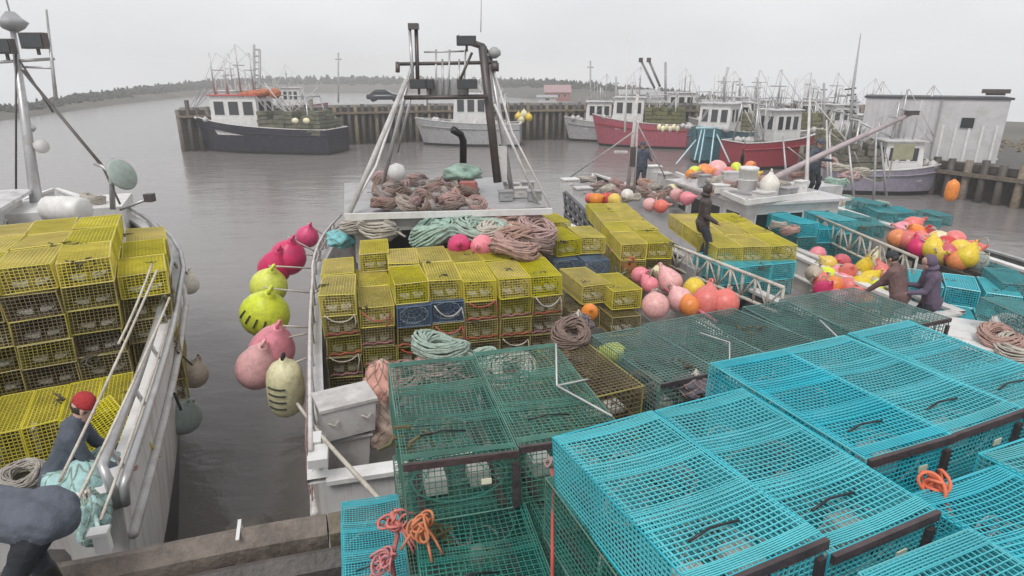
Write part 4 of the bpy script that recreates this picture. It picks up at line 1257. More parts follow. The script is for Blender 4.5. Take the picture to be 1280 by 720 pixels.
for i, (px, py, z) in enumerate(((720, 378, 2.62), (768, 384, 2.60), (698, 318, 2.95), (735, 318, 2.95))):
    k = 'blue' if i > 1 else 'olive'
    trap(k, P(px, py, z) - Vector((0, 0, .34)), BR, f"{TCOL[k]} trap under the {('left', 'right')[i % 2]} {'end of the yellow wall at right' if i < 2 else 'of two yellow traps behind the wall'}", gB)
# red ties and pale lashings across the face of the wall
ties = [(co, ly) for ly in range(1, 5) for co in range(7)]
R.shuffle(ties)
for i, (co, ly) in enumerate(sorted(ties[:12], key=lambda q: (q[1], q[0]))):
    x = inB(P(400, 345, 3.4))[0] + 0.02 + co * 0.565
    p = B(x + .27, Y0 - 0.05, 3.4 - ly * 0.352)
    dr = R.uniform(.1, .2); sk = R.uniform(-.08, .08)
    pts = [p + rb * (-.22 + .44 * t) + Vector((0, 0, -dr * 4 * t * (1 - t) + sk * t)) - fb * (.015 * (1 + math.sin(9 * t))) for t in [k / 9 for k in range(10)]]
    pts += [pts[-1] + rb * .02 + Vector((0, 0, -.1)), pts[-1] + rb * R.uniform(-.1, .06) + Vector((0, 0, -R.uniform(.2, .4)))]
    rope(f"{'red' if i % 2 else 'pale'} bridle rope hanging on the yellow wall, {ORD[i // 2]} of its colour reading from top left", pts, 0.011, ROPER if i % 2 else ROPEW, 0.0, 'bridle_rope', group='bridle ropes hanging on the yellow wall')
# rope bags heaped in front of the roof
hp = [(500, 268, 'G', .62), (518, 262, 'G', .7), (545, 288, 'G', .55), (570, 286, 'G', .55), (600, 288, 'G', .55), (622, 290, 'W', .5), (640, 292, 'P', .5), (470, 283, 'W', .5), (445, 280, 'W', .42),
      (560, 270, 'P', .5), (590, 268, 'P', .5), (620, 270, 'P', .5), (645, 270, 'B', .5), (660, 305, 'B', .5), (640, 308, 'P', .46), (668, 285, 'P', .5)]
for i, (px, py, c, s) in enumerate(hp):
    mm = {'G': ROPEG, 'W': ROPEW, 'P': ROPEP, 'B': ROPEB}[c]
    nmn = {'G': 'pale green', 'W': 'pale', 'P': 'pinkish', 'B': 'brown'}[c]
    same = [q for q in hp if q[2] == c]; same.sort(key=lambda q: q[0]); idx = same.index((px, py, c, s))
    coil(mm, P(px, py, 3.6 if c != 'B' else 3.4) - Vector((0, 0, 0.2)), s * 1.2, f"{nmn} rope coil, {ORD[idx]} of its colour from left, between yellow wall and roof", 'rope coils heaped before the middle roof', seed=i % 6)
rl = [(478 + 13.5 * k + R.uniform(-3, 3), 231 + 9 * r_ + R.uniform(-2, 2), (r_ + k) % 3) for r_ in range(4) for k in range(9 if r_ < 3 else 10)]
seen_ = {}
for px, py, c in sorted(rl):
    mm, nmn = ((ROPEP, 'pinkish'), (ROPEB, 'brown'), (mat('faded_rope', (.42, .34, .31), .8, var=.3, bump=1., bscale=38), 'faded'))[c]
    seen_[c] = seen_.get(c, -1) + 1
    coil(mm, P(px, py, 3.93), R.uniform(.26, .36), f"{nmn} rope coil in the heap on the middle roof, {(ORD + ['thirteenth', 'fourteenth', 'fifteenth'])[seen_[c]]} of its colour rightward", 'rope coils on the middle roof', seed=R.randrange(6), rot=(R.uniform(-.8, .8), R.uniform(-.8, .8), R.uniform(0, 6)))
for i, (px, py) in enumerate(((632, 250), (650, 246), (668, 250), (640, 240), (660, 238))):
    m = MB(); m.box((0, 0, .1), (.3 + .05 * (i % 2), .24, .2)); m.box((0, 0, .215), (.34 + .05 * (i % 2), .28, .03)); m.box((0, -.13, .12), (.08, .02, .03))
    o = m.build('deck_box', (GREYP, OFFW)[i % 2]); o.location = P(px, py, 3.86); o.rotation_euler = (0, 0, BR + R.uniform(-.4, .4)); T(o, f"{('grey', 'off white')[i % 2]} box on the right of the middle roof, {ORD[i]} of five by turn", 'box', 'boxes on the middle roof')
m = MB(); m.blob((0, 0, 0), (0.45, 0.4, 0.2), 3, .4, 3, 2); nb = m.build('net_heap', ROPEG, None, True); nb.location = D(578, 216, 14.8); T(nb, 'grey green net heap on the roof by the black exhaust', 'net heap')
m = MB(); m.box((0, 0, 0), (0.36, 0.3, 0.4)); m.box((0, -0.152, 0.06), (0.3, 0.02, 0.05)); bx_ = m.build('red_crate', mat('faded_red_crate', (0.42, 0.12, 0.12), 0.6)); bx_.location = D(585, 238, 14.0); T(bx_, 'faded red crate on the middle roof by the mast', 'crate')
bag('turquoise bundle of netting at the port end of the yellow wall', P(428, 298, 3.2), (0.33, 0.35, 0.2), mat('turquoise_bundle', (0.10, 0.48, 0.58), 0.6, var=.2, bump=.3), 2.0)
buoy('magenta', 0.23, P(574, 307, 3.45), 'magenta buoy resting on the yellow wall, left of a striped one', None, 'ball', (1.2, 0.3, 0))
sb = buoy('pink', 0.235, P(603, 309, 3.45), 'pink striped buoy resting on the yellow wall', None, 'ball', (1.3, 0, -0.3))
for k in range(5):
    m = MB(); a = -0.8 + k * 0.4
    m.tube([(1.015 * math.sin(a) * math.cos(t), 1.015 * math.sin(t), -1.0 * math.cos(a) * math.cos(t) * 1.015) for t in [-0.7 + 0.2 * j for j in range(8)]], 0.045, 4)
    m.build('stripe', BU['red'], sb)
# big buoys hung over the port side
hung = [((384, 296), 2.9, .27, 'magenta', 'ball', 'small magenta buoy, topmost of the string on the port rail'), ((360, 322), 2.7, .40, 'magenta', 'ball', 'big magenta buoy just below the topmost on the port rail'),
        ((343, 336), 2.5, .36, 'magenta', 'pear', 'dark magenta buoy behind the upper lime buoy on the port rail'), ((336, 358), 2.35, .38, 'lime yellow', 'ball', 'upper lime yellow buoy on the port rail'),
        ((331, 393), 2.25, .45, 'lime yellow', 'ball', 'lower lime yellow buoy with dark brush marks on the port rail'), ((340, 438), 2.2, .38, 'pink', 'pear', 'bright pink buoy between lime and pale pink ones on the port rail'),
        ((322, 460), 2.0, .36, 'pale pink', 'pear', 'pale pink buoy low on the port rail beside a cream fender'), ((357, 484), 2.05, .30, 'cream', 'fender', 'cream fender with dark marks, lowest on the port rail')]
for (px, z, r, c, sh, lab) in hung:
    o = buoy(c, r, P(*px, z), lab, 'buoys hung along the middle port rail', sh, (rad(180 - 162), rad(24), 0) if sh != 'fender' else (0.15, 0.1, 0))
    pr = P(*px, z); x, y, _ = inB(pr)
    s = max(0, min(1, y / 14.5))
    rope(f"short rope from the rail to the {lab.split(' on the port')[0].split(', lowest')[0].split(', topmost')[0]}"[:90], [B(-hbB(s) + .02, y + .1, zrB(s) + .1), pr + Vector((0.05, 0, r * 1.2))], 0.018, ROPEW, 0, 'lanyard', 'rope', 'lanyards of the port rail buoys')
    if 'marks' in lab:
        for k in range(4):
            m = MB(); a = -0.75 + k * 0.36
            R1 = 1.02 if sh != 'fender' else 0.965
            if sh == 'fender':
                m.tube([(R1 * math.cos(t) * 0.99, R1 * math.sin(t) * 0.99, 0.55 - 0.4 * k) for t in [-2.2 + .2 * j for j in range(6)]], 0.04, 4)
            else:
                m.tube([(R1 * math.cos(el) * math.sin(a + .1 * el), -R1 * math.cos(el) * math.cos(a + .1 * el), R1 * math.sin(el)) for el in [0.05 + .11 * j for j in range(5)]], 0.04, 4)
            m.build('brush_mark', NETK, o)
rope('long taut mooring rope from the middle stern to the quay', [P(372, 505, 2.6), P(402, 545, 2.75), P(478, 628, 3.45)], 0.022, ROPEW, 0.01)

# ------------------------------------------------------------------ boat beyond the lattice rail (dark hull, standing man)
DGH = mat('dark_grey_hull', (0.10, 0.10, 0.11), 0.5, dirt=(0.25, 0.22, 0.2), dirt_amt=0.3)
CO_ = P(985, 386, 2.45) + rb * 1.5 - fb * 1.1; CO_.z = 0
boatC = thing('fishing_boat', 'dark hulled fishing boat with lattice rail, man standing among its yellow traps', 'fishing boat', CO_, BR + rad(3))
hbC, zrC = hull(boatC, 13.0, 3.1, 2.45, 3.2, 1.7, DGH, BLACKP, 0.7, fore=0.62, rail=0.2, tuck=0.05, capm=OFFW, deckm=ROOFG)
def lattice(root, a, b, h, n, m, r=0.022, diag=True):
    a, b = Vector(a), Vector(b)
    up = Vector((0, 0, h))
    spar(root, [a, b], r * 1.3, m, 'rail', True, 6); spar(root, [a + up, b + up], r * 1.3, m, 'rail', True, 6)
    for i in range(n + 1):
        p = a.lerp(b, i / n)
        spar(root, [p, p + up], r, m, 'upright', True, 5)
        if diag and i < n:
            q = a.lerp(b, (i + 1) / n)
            spar(root, [p, q + up] if i % 2 else [p + up, q], r * 0.7, m, 'brace', True, 4)
lt = thing('lattice_rail', 'long pale lattice rail slanting past the man in dark clothes', 'rail', P(870, 340, 2.6), 0)
lattice(lt, P(775, 305, 2.62), P(975, 392, 2.62), 0.48, 16, ROPEW, 0.026)
gC = 'yellow traps on the lattice rail boat'
rows = [(742, 262, 0), (768, 262, 0), (795, 262, 0), (822, 264, 0), (765, 274, 1), (795, 278, 1), (825, 282, 1), (848, 284, 1), (905, 268, 2), (928, 273, 2), (952, 279, 2), (905, 285, 2), (930, 291, 2), (955, 296, 2)]
rows = []
for co in range(3):
    for rw in range(4):
        rows.append((co, rw))
CB = P(842, 303, 3.3)
rc_, fc_ = Vector((math.cos(rad(3)), math.sin(rad(3)), 0)), Vector((-math.sin(rad(3)), math.cos(rad(3)), 0))
for co in range(2):
    for rw in range(4):
        for ly in range(3):
            if ly and rw > 1: continue
            p = CB + rc_ * (-0.28 - co * 0.56) + fc_ * (0.55 + rw * 1.08 - co * 0.05) + Vector((0, 0, -(ly + 1) * 0.352 + R.uniform(-.015, .015)))
            lab = f"{'yellow' if not ly else 'olive yellow'} wire trap left of standing man, {ORD[co]} column leftward, {ORD[rw] + ' row back, ' if rw else ''}{ORD[ly]} down"
            trap('yellow' if ly == 0 else ('faded' if co % 2 else 'olive'), p, rad(3) + R.uniform(-.03, .03), lab, gC)
CB2 = P(896, 309, 3.32)
for co in range(3):
    for rw in range(3):
        for ly in range(2):
            if ly and rw: continue
            p = CB2 + rc_ * (0.28 + co * 0.56) + fc_ * (0.55 + rw * 1.08) + Vector((0, 0, -(ly + 1) * 0.352 + R.uniform(-.015, .015)))
            lab = f"{'yellow' if not ly else 'faded yellow'} wire trap right of standing man, {ORD[co]} column rightward, {ORD[rw] + ' row back' if rw else ORD[ly] + ' row down'}"
            trap('yellow' if ly == 0 else 'faded', p, rad(3) + R.uniform(-.03, .03), lab, gC)
CB3 = P(903, 335, 3.02)
for co in range(3):
    for ly in range(2):
        p = CB3 + rb * (0.28 + co * 0.57) + fb * 0.55 + Vector((0, 0, -(ly + 1) * 0.352))
        trap('aqua' if ly == 0 else 'teal', p, BR + R.uniform(-.03, .03), f"{'turquoise' if ly == 0 else 'dull teal'} trap near lattice rail, {ORD[co]} from left in {'top' if ly == 0 else 'lower'} row of the blue group", 'turquoise traps by the lattice rail')
mp_ = D(874, 328, 13.0)
o_ = person('standing', 'person in dark brown oilskins standing between yellow trap stacks', mp_, rad(-105), 'hood', BROWNJ, 0.94)
bstand = MB(); bstand.box(mp_ + Vector((0, 0, -0.46)), (0.7, 0.8, 0.9), BR); T(bstand.build('bait_box', GREYP), 'grey bait box under the man in brown oilskins', 'box')
pillar_spots = [(825, 339, 2.75, 'cream', .15), (838, 353, 2.72, 'pale pink', .24), (868, 362, 2.72, 'yellow', .22), (884, 376, 2.72, 'coral', .27), (906, 378, 2.72, 'coral', .25), (819, 382, 2.75, 'pale pink', .24), (785, 330, 2.8, 'coral', .19), (800, 344, 2.8, 'pink', .18), (850, 374, 2.7, 'pale pink', .22), (776, 322, 2.8, 'pink', .17), (862, 382, 2.66, 'orange', .18), (812, 356, 2.75, 'pink', .17)]
buoy_heap(pillar_spots, 'the row under the lattice rail', 'buoys strung under the lattice rail')
rope('red rope slanting under the lattice rail buoys', [P(806, 345, 2.65), P(896, 402, 2.6)], 0.03, ROPER)
for i, (px, py) in enumerate(((738, 248), (745, 250), (757, 249))):
    buoy(('coral', 'orange', 'red')[i], .2 if i else .17, P(px, py, 3.15), f"{('coral', 'orange', 'red')[i]} buoy on the bow deck beside the dark hull", 'buoys on the bow beyond the middle boat', 'ball', (1, .4, i))
# mast of that boat
spar(boatC, [P(783, 250, 2.9), D(797, 118, 17.5)], [0.07, 0.045], OFFW, 'mast', True)
spar(boatC, [P(792, 250, 2.9), D(797, 150, 17.5)], 0.035, OFFW, 'mast_leg', True)
spar(boatC, [D(792, 165, 17.4), P(712, 222, 3.1)], 0.025, OFFW, 'stay', True); spar(boatC, [D(794, 150, 17.4), P(835, 228, 3.2)], 0.022, OFFW, 'stay', True)
spar(boatC, [D(792, 90, 17.5), D(797, 118, 17.5)], 0.012, OFFW, 'antenna', True)
m = MB(); m.box(D(776, 190, 17.3), (0.38, 0.14, 0.06)); m.build('spreader', OFFW, boatC, world=True)
m = MB(); m.box(D(791, 196, 17.3), (0.14, 0.16, 0.55)); m.build('winch_housing', STEELD, boatC, world=True)
for i, (px, py, w_, h_, mm, nm, lab) in enumerate(((712, 232, .5, .3, WHITE, 'anchor_locker', 'white locker on the bow by the grey harbour water'), (728, 240, .5, .22, OFFW, 'deck_box', 'off white deck box beside the orange bow buoys'), (815, 222, .5, .5, WHITE, 'winch_box', 'white winch box right of the white mast'), (830, 232, .34, .5, OFFW, 'deck_box', 'narrow off white box near the pink bow buoys'))):
    c = P(px, py, 3.1)
    m = MB(); m.box((0, 0, h_ / 2), (w_, .4, h_)); m.box((0, 0, h_ + .02), (w_ + .06, .46, .04)); m.box((0, -.21, h_ * .6), (.1, .02, .05))
    o = m.build(nm, mm); o.location = c - Vector((0, 0, .1)); o.rotation_euler = (0, 0, BR); T(o, lab, 'box')
for i, (px, py, c) in enumerate(((845, 244, 'pale pink'), (858, 248, 'pink'), (840, 238, 'cream'))):
    buoy(c, .2, P(px, py, 3.2), f"{c} buoy heaped near the white roof corner, left of its dark window", 'buoys near the white roof corner', 'pear', (1, i, .3))
person('arms_out', 'distant person in dark clothes on the bow by the white mast', P(800, 238, 2.75), rad(160), 'cap', NAVY, 0.95)
cl_ = [(775, 246, 'P'), (790, 252, 'W'), (805, 244, 'B'), (822, 250, 'P'), (760, 240, 'W'), (770, 232, 'P'), (818, 238, 'W'), (806, 232, 'P'), (748, 236, 'B'), (832, 244, 'B'), (785, 238, 'P'), (735, 228, 'W')]
ix_ = {}
for px, py, c in sorted(cl_):
    ix_[c] = ix_.get(c, -1) + 1
    coil({'P': ROPEP, 'W': ROPEW, 'B': ROPEB}[c], P(px, py, 3.1), .34, f"{ {'P': 'pinkish', 'W': 'pale', 'B': 'brown'}[c]} rope coil around the white mast foot, {ORD[ix_[c]]} of its colour rightward", 'rope coils round the white mast foot', seed=len(ix_) + ix_[c])
for i, (px, py, c) in enumerate(((812, 256, 'pale pink'), (826, 258, 'coral'), (784, 244, 'white'), (768, 250, 'yellow'))):
    buoy(c, .19, P(px, py, 3.25), f"{c} buoy lying among rope near the white mast foot", 'buoys near the white mast foot', 'ball', (1, i, .5), tail=True)
# dark net curtain hanging between the two boats
nm_ = MB()
A0, A1 = P(705, 240, 3.2), P(770, 330, 2.75)
for i in range(13):
    a = A0.lerp(A1, i / 12); bow = Vector((0.18 * math.sin(i / 12 * math.pi), 0, 0.05 * math.sin(i * 2)))
    nm_.tube([a + bow, a + bow + Vector((0.08, -0.05, -0.5)), a + bow + Vector((0.05, -0.1, -0.95))], 0.05, 6)
for k in range(5):
    nm_.tube([A0.lerp(A1, i / 12) + Vector((0.18 * math.sin(i / 12 * math.pi) + .05, -.02 * k, -.02 - k * .22)) for i in range(13)], 0.06, 6)
T(nm_.build('net_curtain', DGH, None, True), 'dark grey rolled net hanging between the middle and lattice rail boats', 'net')

# ------------------------------------------------------------------ boat with the white roof and boom
DO_ = Vector((10.35, 9.2, 0))
boatD = thing('fishing_boat', 'fishing boat under a broad white roof with a long boom', 'fishing boat', DO_, BR)
hbD, zrD = hull(boatD, 13.5, 4.5, 2.35, 3.3, 1.6, HULLW, BLACKP, 0.8, fore=0.8, rail=0.2, tuck=0.06)
def inD(p):
    d = p - DO_
    return d.dot(rb), d.dot(fb), p.z
k0 = inD(P(933, 253, 3.5))
wheelhouse(boatD, k0[0] + .15, k0[0] + 3.0, k0[1] + .15, k0[1] + 4.0, 1.6, 3.4, side_n=4, aft_n=3)
ed = MB(); ed.bar(P(933, 253, 3.56), P(845, 217, 3.56), 0.09, 0.13); ed.bar(P(933, 253, 3.56), P(1022, 242, 3.56), 0.09, 0.13); ed.build('roof_edge', WHITE, boatD, world=True)
spar(boatD, [P(948, 232, 3.6), D(1035, 190, 18.2), D(1140, 142, 17.6)], [0.10, 0.09, 0.05], mat('pinkish_boom', (0.42, 0.34, 0.35), .5), 'boom', True)
m = MB(); m.box(D(1140, 141, 17.6), (0.34, 0.16, 0.12)); m.build('boom_block', STEELD, boatD, world=True)
spar(boatD, [P(1008, 232, 3.6), D(1013, 108, 19)], [0.06, 0.03], OFFW, 'mast', True)
spar(boatD, [D(1013, 120, 19), D(1060, 178, 18)], 0.015, OFFW, 'stay', True)
for i, (px, py, c, r) in enumerate(((868, 211, 'lime yellow', .2), (880, 211, 'orange', .26), (896, 209, 'pale pink', .33), (911, 211, 'coral', .17), (920, 205, 'lime yellow', .17), (931, 211, 'yellow', .2), (938, 204, 'orange', .19), (941, 215, 'yellow', .2), (863, 214, 'orange', .16))):
    same = [q for q in ((868, 'lime yellow'), (880, 'orange'), (896, 'pale pink'), (911, 'coral'), (920, 'lime yellow'), (931, 'yellow'), (938, 'orange'), (941, 'yellow'), (863, 'orange')) if q[1] == c]
    same.sort(); idx = [q[0] for q in same].index(px)
    buoy(c, r, P(px, py + 4, 3.7), (f"{c} buoy on the broad white roof, {ORD[idx]} {c} one from left" if len(same) > 1 else f"only {c} buoy on the broad white roof"), 'buoys on the broad white roof', 'ball', (1, i, .4))
m = MB(); m.lathe([(.2, 0), (.24, .02), (.24, .55), (.26, .56), (.26, .62), (.2, .64)], 16, Matrix.Translation(P(933, 238, 3.64))); m.tube([P(933, 238, 3.64) + Vector((.25 * math.cos(a), .25 * math.sin(a), .3)) for a in [k * .52 for k in range(12)]], .015, 4, closed=True)
T(m.build('white_drum', WHITE, None, True), 'white drum on the roof near its corner below yellow buoys', 'drum')
buoy('white', .26, P(962, 231, 3.85), 'round white float on the broad white roof', None, 'ball', (0, 0, 0))
m = MB(); m.box((0, 0, .12), (.45, .3, .24)); m.box((0, 0, .26), (.49, .34, .04)); o = m.build('cool_box', OFFW); o.location = P(912, 226, 3.64); T(o, 'small pale box on the roof beside the white drum', 'box')
m = MB(); m.lathe([(.06, 0), (.07, .3), (.05, .36), (.03, .42), (.03, .5)], 10, Matrix.Translation(P(927, 206, 3.66))); m.box(P(927, 206, 3.66) + Vector((0, 0, .52)), (.05, .05, .05)); T(m.build('dark_bottle', BLACKP, None, True), 'dark upright bottle among the roof buoys', 'bottle')
person('arms_out', 'person in dark blue clothes with arms out, standing right of the broad white roof', P(1012, 247, 3.0), rad(200), 'cap', NAVY, 1.0)
m = MB(); m.box(P(1012, 247, 2.5), (1.6, 1.2, 0.98), BR); T(m.build('side_cabin_top', ROOFW), 'pale cabin top under the dark blue clad person', 'cabin top')
gD = 'turquoise traps amid the white roof boat'
for co in range(4):
    for rw in range(2):
        for ly in range(3):
            if ly and rw: continue
            if rw and co == 3: continue
            p = P(1000, 280, 3.15) + rb * (0.3 + co * 0.58) + fb * (0.55 + rw * 1.08) + Vector((0, 0, -(ly + 1) * 0.352 - .18 * (co % 2)))
            k = ('aqua', 'teal', 'teal')[ly] if co < 3 else 'teal'
            trap(k, p, BR + R.uniform(-.05, .05), f"{TCOL[k]} trap below the dark blue clad person, {ORD[co]} from left, {ORD[rw] + ' row back' if rw else ORD[ly] + ' row down'}", gD)
lt2 = thing('lattice_rail', 'short pale lattice rail between the two buoy heaps', 'rail', P(1090, 320, 2.6), 0)
lattice(lt2, P(1010, 290, 2.6), P(1140, 352, 2.6), 0.5, 11, ROPEW, 0.026)
h1 = [(1022, 318, 2.5, 'pink'), (1035, 330, 2.5, 'yellow'), (1018, 342, 2.4, 'tan'), (1048, 342, 2.4, 'pink'), (1060, 340, 2.5, 'coral'), (1042, 356, 2.3, 'orange'), (1080, 336, 2.5, 'yellow'), (1084, 350, 2.4, 'yellow'), (1098, 361, 2.35, 'lime yellow'), (1103, 343, 2.5, 'coral'),
      (1028, 362, 2.2, 'magenta'), (1045, 372, 2.1, 'pink'), (1062, 358, 2.3, 'coral'), (1072, 370, 2.2, 'coral'), (1085, 378, 2.1, 'orange'), (1064, 378, 2.05, 'magenta'), (1052, 328, 2.5, 'red'), (1090, 326, 2.5, 'cream'), (1026, 350, 2.3, 'coral'), (1034, 345, 2.35, 'lime yellow'), (1075, 356, 2.35, 'yellow'), (1110, 352, 2.35, 'red'), (1055, 349, 2.35, 'pink')]
buoy_heap(h1, 'the left heap below the short lattice rail', 'buoys heaped below the short lattice rail', r=.2)
h2 = [(1128, 288, 2.9, 'pink'), (1140, 282, 2.95, 'coral'), (1145, 292, 2.9, 'orange'), (1135, 300, 2.8, 'coral'), (1152, 302, 2.8, 'coral'), (1160, 294, 2.85, 'red'), (1172, 300, 2.85, 'cream'), (1166, 311, 2.75, 'yellow'), (1182, 307, 2.8, 'red'), (1193, 300, 2.9, 'coral'), (1200, 312, 2.8, 'yellow'), (1208, 322, 2.7, 'yellow'), (1186, 317, 2.7, 'red'), (1148, 310, 2.7, 'magenta'), (1198, 326, 2.6, 'orange'), (1221, 326, 2.6, 'grey green'), (1122, 298, 2.8, 'orange'), (1176, 318, 2.65, 'yellow'), (1213, 312, 2.75, 'coral')]
buoy_heap(h2, 'the right heap above turquoise traps', 'buoys heaped at the right above turquoise traps', r=.235)
bn = MB()
for a, b in (((1112, 305), (1245, 352)), ((1112, 312), (1245, 360))): bn.bar(P(*a, 2.4), P(*b, 2.4), 0.08, 0.14)
for i in range(8): 
    p = P(1112, 309, 2.4).lerp(P(1245, 356, 2.4), i / 7); bn.bar(p + Vector((0, 0, -.8)), p + Vector((0, 0, .05)), 0.06, 0.06)
T(bn.build('pen_board', WOODD), 'dark timber pen board holding the right buoy heap', 'board')
# turquoise traps on the near right boat
gE = 'turquoise traps at the right above the quay'
for tier, (px, py, z, n_) in enumerate(((1150, 352, 2.75, 3), (1188, 395, 2.42, 3))):
    for i in range(n_):
        for ly in range(2):
            p = P(px, py, z) + Vector((0.82, -0.45, 0)).normalized() * (i * 0.60 + 0.2) + Vector((0.1, 0.4, -(ly + 1) * 0.352))
            trap('aqua', p, rad(-29), f"turquoise trap at right beside the stooping man, {('upper', 'lower')[tier]} tier, {ORD[i]} rightward, {('top', 'bottom')[ly]}", gE)
for i, (px, py, z) in enumerate(((1262, 345, 2.9), (1275, 385, 3.0), (1245, 330, 2.4))):
    trap('teal', P(px, py, z) - Vector((0, 0, .34)), rad(-20 + 20 * i), f"{('upper', 'near', 'far')[i]} dull teal trap at the extreme right edge", 'dull teal traps at the right edge')
person('reaching', 'person in purple grey jacket stooping beside turquoise traps at right', P(1150, 432, 1.75), rad(75), 'hood', PURPJ, 1.0)
person('lifting', 'person in tan overalls bent over the buoy heap at right', P(1110, 424, 1.85), rad(35), 'cap', GREENB, 0.98)
sd_ = MB(); sd_.box(P(1208, 424, 2.2), (1.5, 0.75, 0.5), rad(-28)); sd_.box(P(1208, 424, 2.47), (1.58, 0.83, 0.05), rad(-28)); sd_.box(P(1190, 418, 2.52), (0.5, 0.25, 0.05), rad(-28))
T(sd_.build('bait_table', WHITE), 'white bait table beyond the brown quay timber at right', 'table')
for i, (px, py, z, m_, nm, s) in enumerate(((1250, 430, 2.5, ROPEP, 'pinkish', .4), (1265, 445, 2.4, ROPEW, 'pale', .42), (1262, 415, 2.6, OFFW, 'white', .35), (1240, 450, 2.3, ROPEG, 'green', .3))):
    coil(m_, P(px, py, z), s, f"{nm} rope coil at the right beyond the quay timber", 'rope coils at the right', seed=i + 1)
for i, (px, py, s, mm, nm) in enumerate(((1035, 208, .5, ROPEP, 'pinkish'), (1050, 215, .5, ROPEW, 'pale'), (1060, 225, .45, ROPEP, 'pinkish'), (1045, 232, .45, ROPEG, 'green'), (1075, 220, .5, ROPEW, 'pale'), (975, 285, .3, ROPEW, 'pale'), (988, 292, .3, ROPEP, 'pinkish'))):
    coil(mm, P(px, py, 2.9), s, f"{nm} rope coil beyond the traps at right, {ORD[i]} counting rightward", 'rope coils beyond the right traps', seed=i % 6)
EO_ = Vector((14.3, 11.2, 0))
DKI = mat('dark_bulwark', (0.10, 0.10, 0.105), .6, var=.3)
boatE = thing('fishing_boat', 'low dark grey boat behind the right buoy heap, teal traps aboard', 'fishing boat', EO_, BR)
hull(boatE, 9, 3.0, 1.5, 2.0, 1.0, DGH, BLACKP, 0.5, inner=DKI, fore=0.75, capm=GREYP, deckm=WOODD)
for i, (px, py, z) in enumerate(((1062, 268, 2.9), (1085, 276, 2.8), (1100, 262, 2.9), (1085, 252, 3.0), (1112, 272, 2.7), (1125, 262, 2.7), (1150, 272, 2.3), (1168, 266, 2.2))):
    trap('teal', P(px, py, z) - Vector((0, 0, .34)), BR + R.uniform(-.5, .5), f"dull teal trap tumbled beyond the short lattice rail, {ORD[i]} counting from left", 'teal traps tumbled beyond the short lattice rail')
for i in range(20):
    px, py = 1030 + R.uniform(0, 85), 255 + R.uniform(-18, 30)
    py += (px - 1030) * .18
    mm, nm = ((ROPEP, 'pinkish'), (ROPEW, 'pale'), (TEALBAG, 'teal'), (ROPEB, 'brown'), (ROPEG, 'green'))[i % 5]
    coil(mm, P(px, py, 2.25), R.uniform(.25, .42), f"small {nm} tangle of rope aboard the boats at right, {('first', 'second', 'third', 'last')[i // 5]} {nm} one made fast", 'rope tangles aboard the right boats', seed=i % 6)
for i, (px, py, y1) in enumerate(((1040, 250, 168), (1068, 255, 176), (1092, 250, 150), (1035, 240, 150), (985, 245, 170), (1108, 246, 178))):
    b = P(px, py, 2.2); o = thing('steel_pole', f"slim steel rigging pole among the right boats, {ORD[i]} of the group raised", 'pole', b, 0, 'rigging poles among the right boats')
    t_ = (b - Vector((0, 0, CAMZ))).dot(Vector((0, CP, -SP)))
    spar(o, [b, D(px + R.uniform(-8, 8), y1, t_)], [.05, .03], (OFFW, STEEL, GREYP)[i % 3], 'post', True)
    spar(o, [D(px, y1 + 14, t_), D(px + R.uniform(-26, 26), y1 + 30, t_ + .6)], .02, OFFW, 'brace', True, 5)
for i, (px, py, w_, h_, mm, nm) in enumerate(((955, 243, .5, .16, OFFW, 'white'), (985, 240, .4, .2, GREYP, 'grey'), (900, 236, .4, .2, WHITE, 'small white'), (880, 228, .3, .3, GREYP, 'narrow grey'), (1000, 236, .3, .3, WHITE, 'square white'))):
    m = MB(); m.box((0, 0, h_ / 2), (w_, w_ * .7, h_)); m.box((0, 0, h_ + .015), (w_ + .04, w_ * .7 + .04, .03)); m.tube([(-.06, -w_ * .36, h_ * .6), (0, -w_ * .42, h_ * .6), (.06, -w_ * .36, h_ * .6)], .012, 4)
    o = m.build('deck_box', mm); o.location = P(px, py, 3.64) - Vector((0, 0, .1)); o.rotation_euler = (0, 0, BR + R.uniform(-.3, .3)); T(o, f"{nm} fitting box on the broad white roof", 'box')
for i in range(7):
    mm, nm = ((ROPEP, 'pinkish'), (ROPEW, 'pale'))[i % 2]
    coil(mm, P(872 + i * 21, 222 + (i % 3) * 6, 3.66), .28, f"{nm} rope coil on the broad white roof, {ORD[i // 2]} {nm} one from left", 'rope coils on the broad white roof', seed=i % 6)

# ------------------------------------------------------------------ near quay: trap stacks
ZG, ZT = 4.43, 4.78
gG, gT = 'green traps stacked on the near quay', 'turquoise traps stacked on the near quay'
def placed(key, O, th, x, nfar, ztop, lab, grp, dth=0.0):
    Wd, L, H = TRAPS[key][1]
    eu = Vector((math.cos(th), math.sin(th), 0)); ev = Vector((-math.sin(th), math.cos(th), 0))
    p = O + eu * (x + Wd / 2) + ev * (nfar - L / 2)
    return trap(key, (p.x, p.y, ztop - H), th + dth, lab, grp)
OG, TG = P(483, 455, ZG), rad(15)
placed('green', OG, TG, 0, 0, ZG, 'dark green wire trap on top at the quay corner, pale weights in its near end', gG)
placed('green', OG, TG, 0.69, 0.03, ZG, 'dark green wire trap on top between the corner trap and turquoise stack', gG, 0.01)
placed('green', OG, TG, 0.05, -0.74, ZG - 0.405, 'dark green trap jutting out one layer below the corner trap', gG, -0.02)
placed('green', OG, TG, 0.75, -0.80, ZG - 0.405, 'dark green trap one layer down beside the turquoise stack', gG, 0.02)
placed('green', OG, TG, 0.0, -0.02, ZG - 0.81, 'dark green trap lowest under the quay corner stack', gG)
placed('green', OG, TG, 0.10, -1.1, ZG - 0.815, 'lowest dark green trap nearest the small blue trap', gG, .02)
OT, TT = P(697, 540, ZT), rad(22.5)
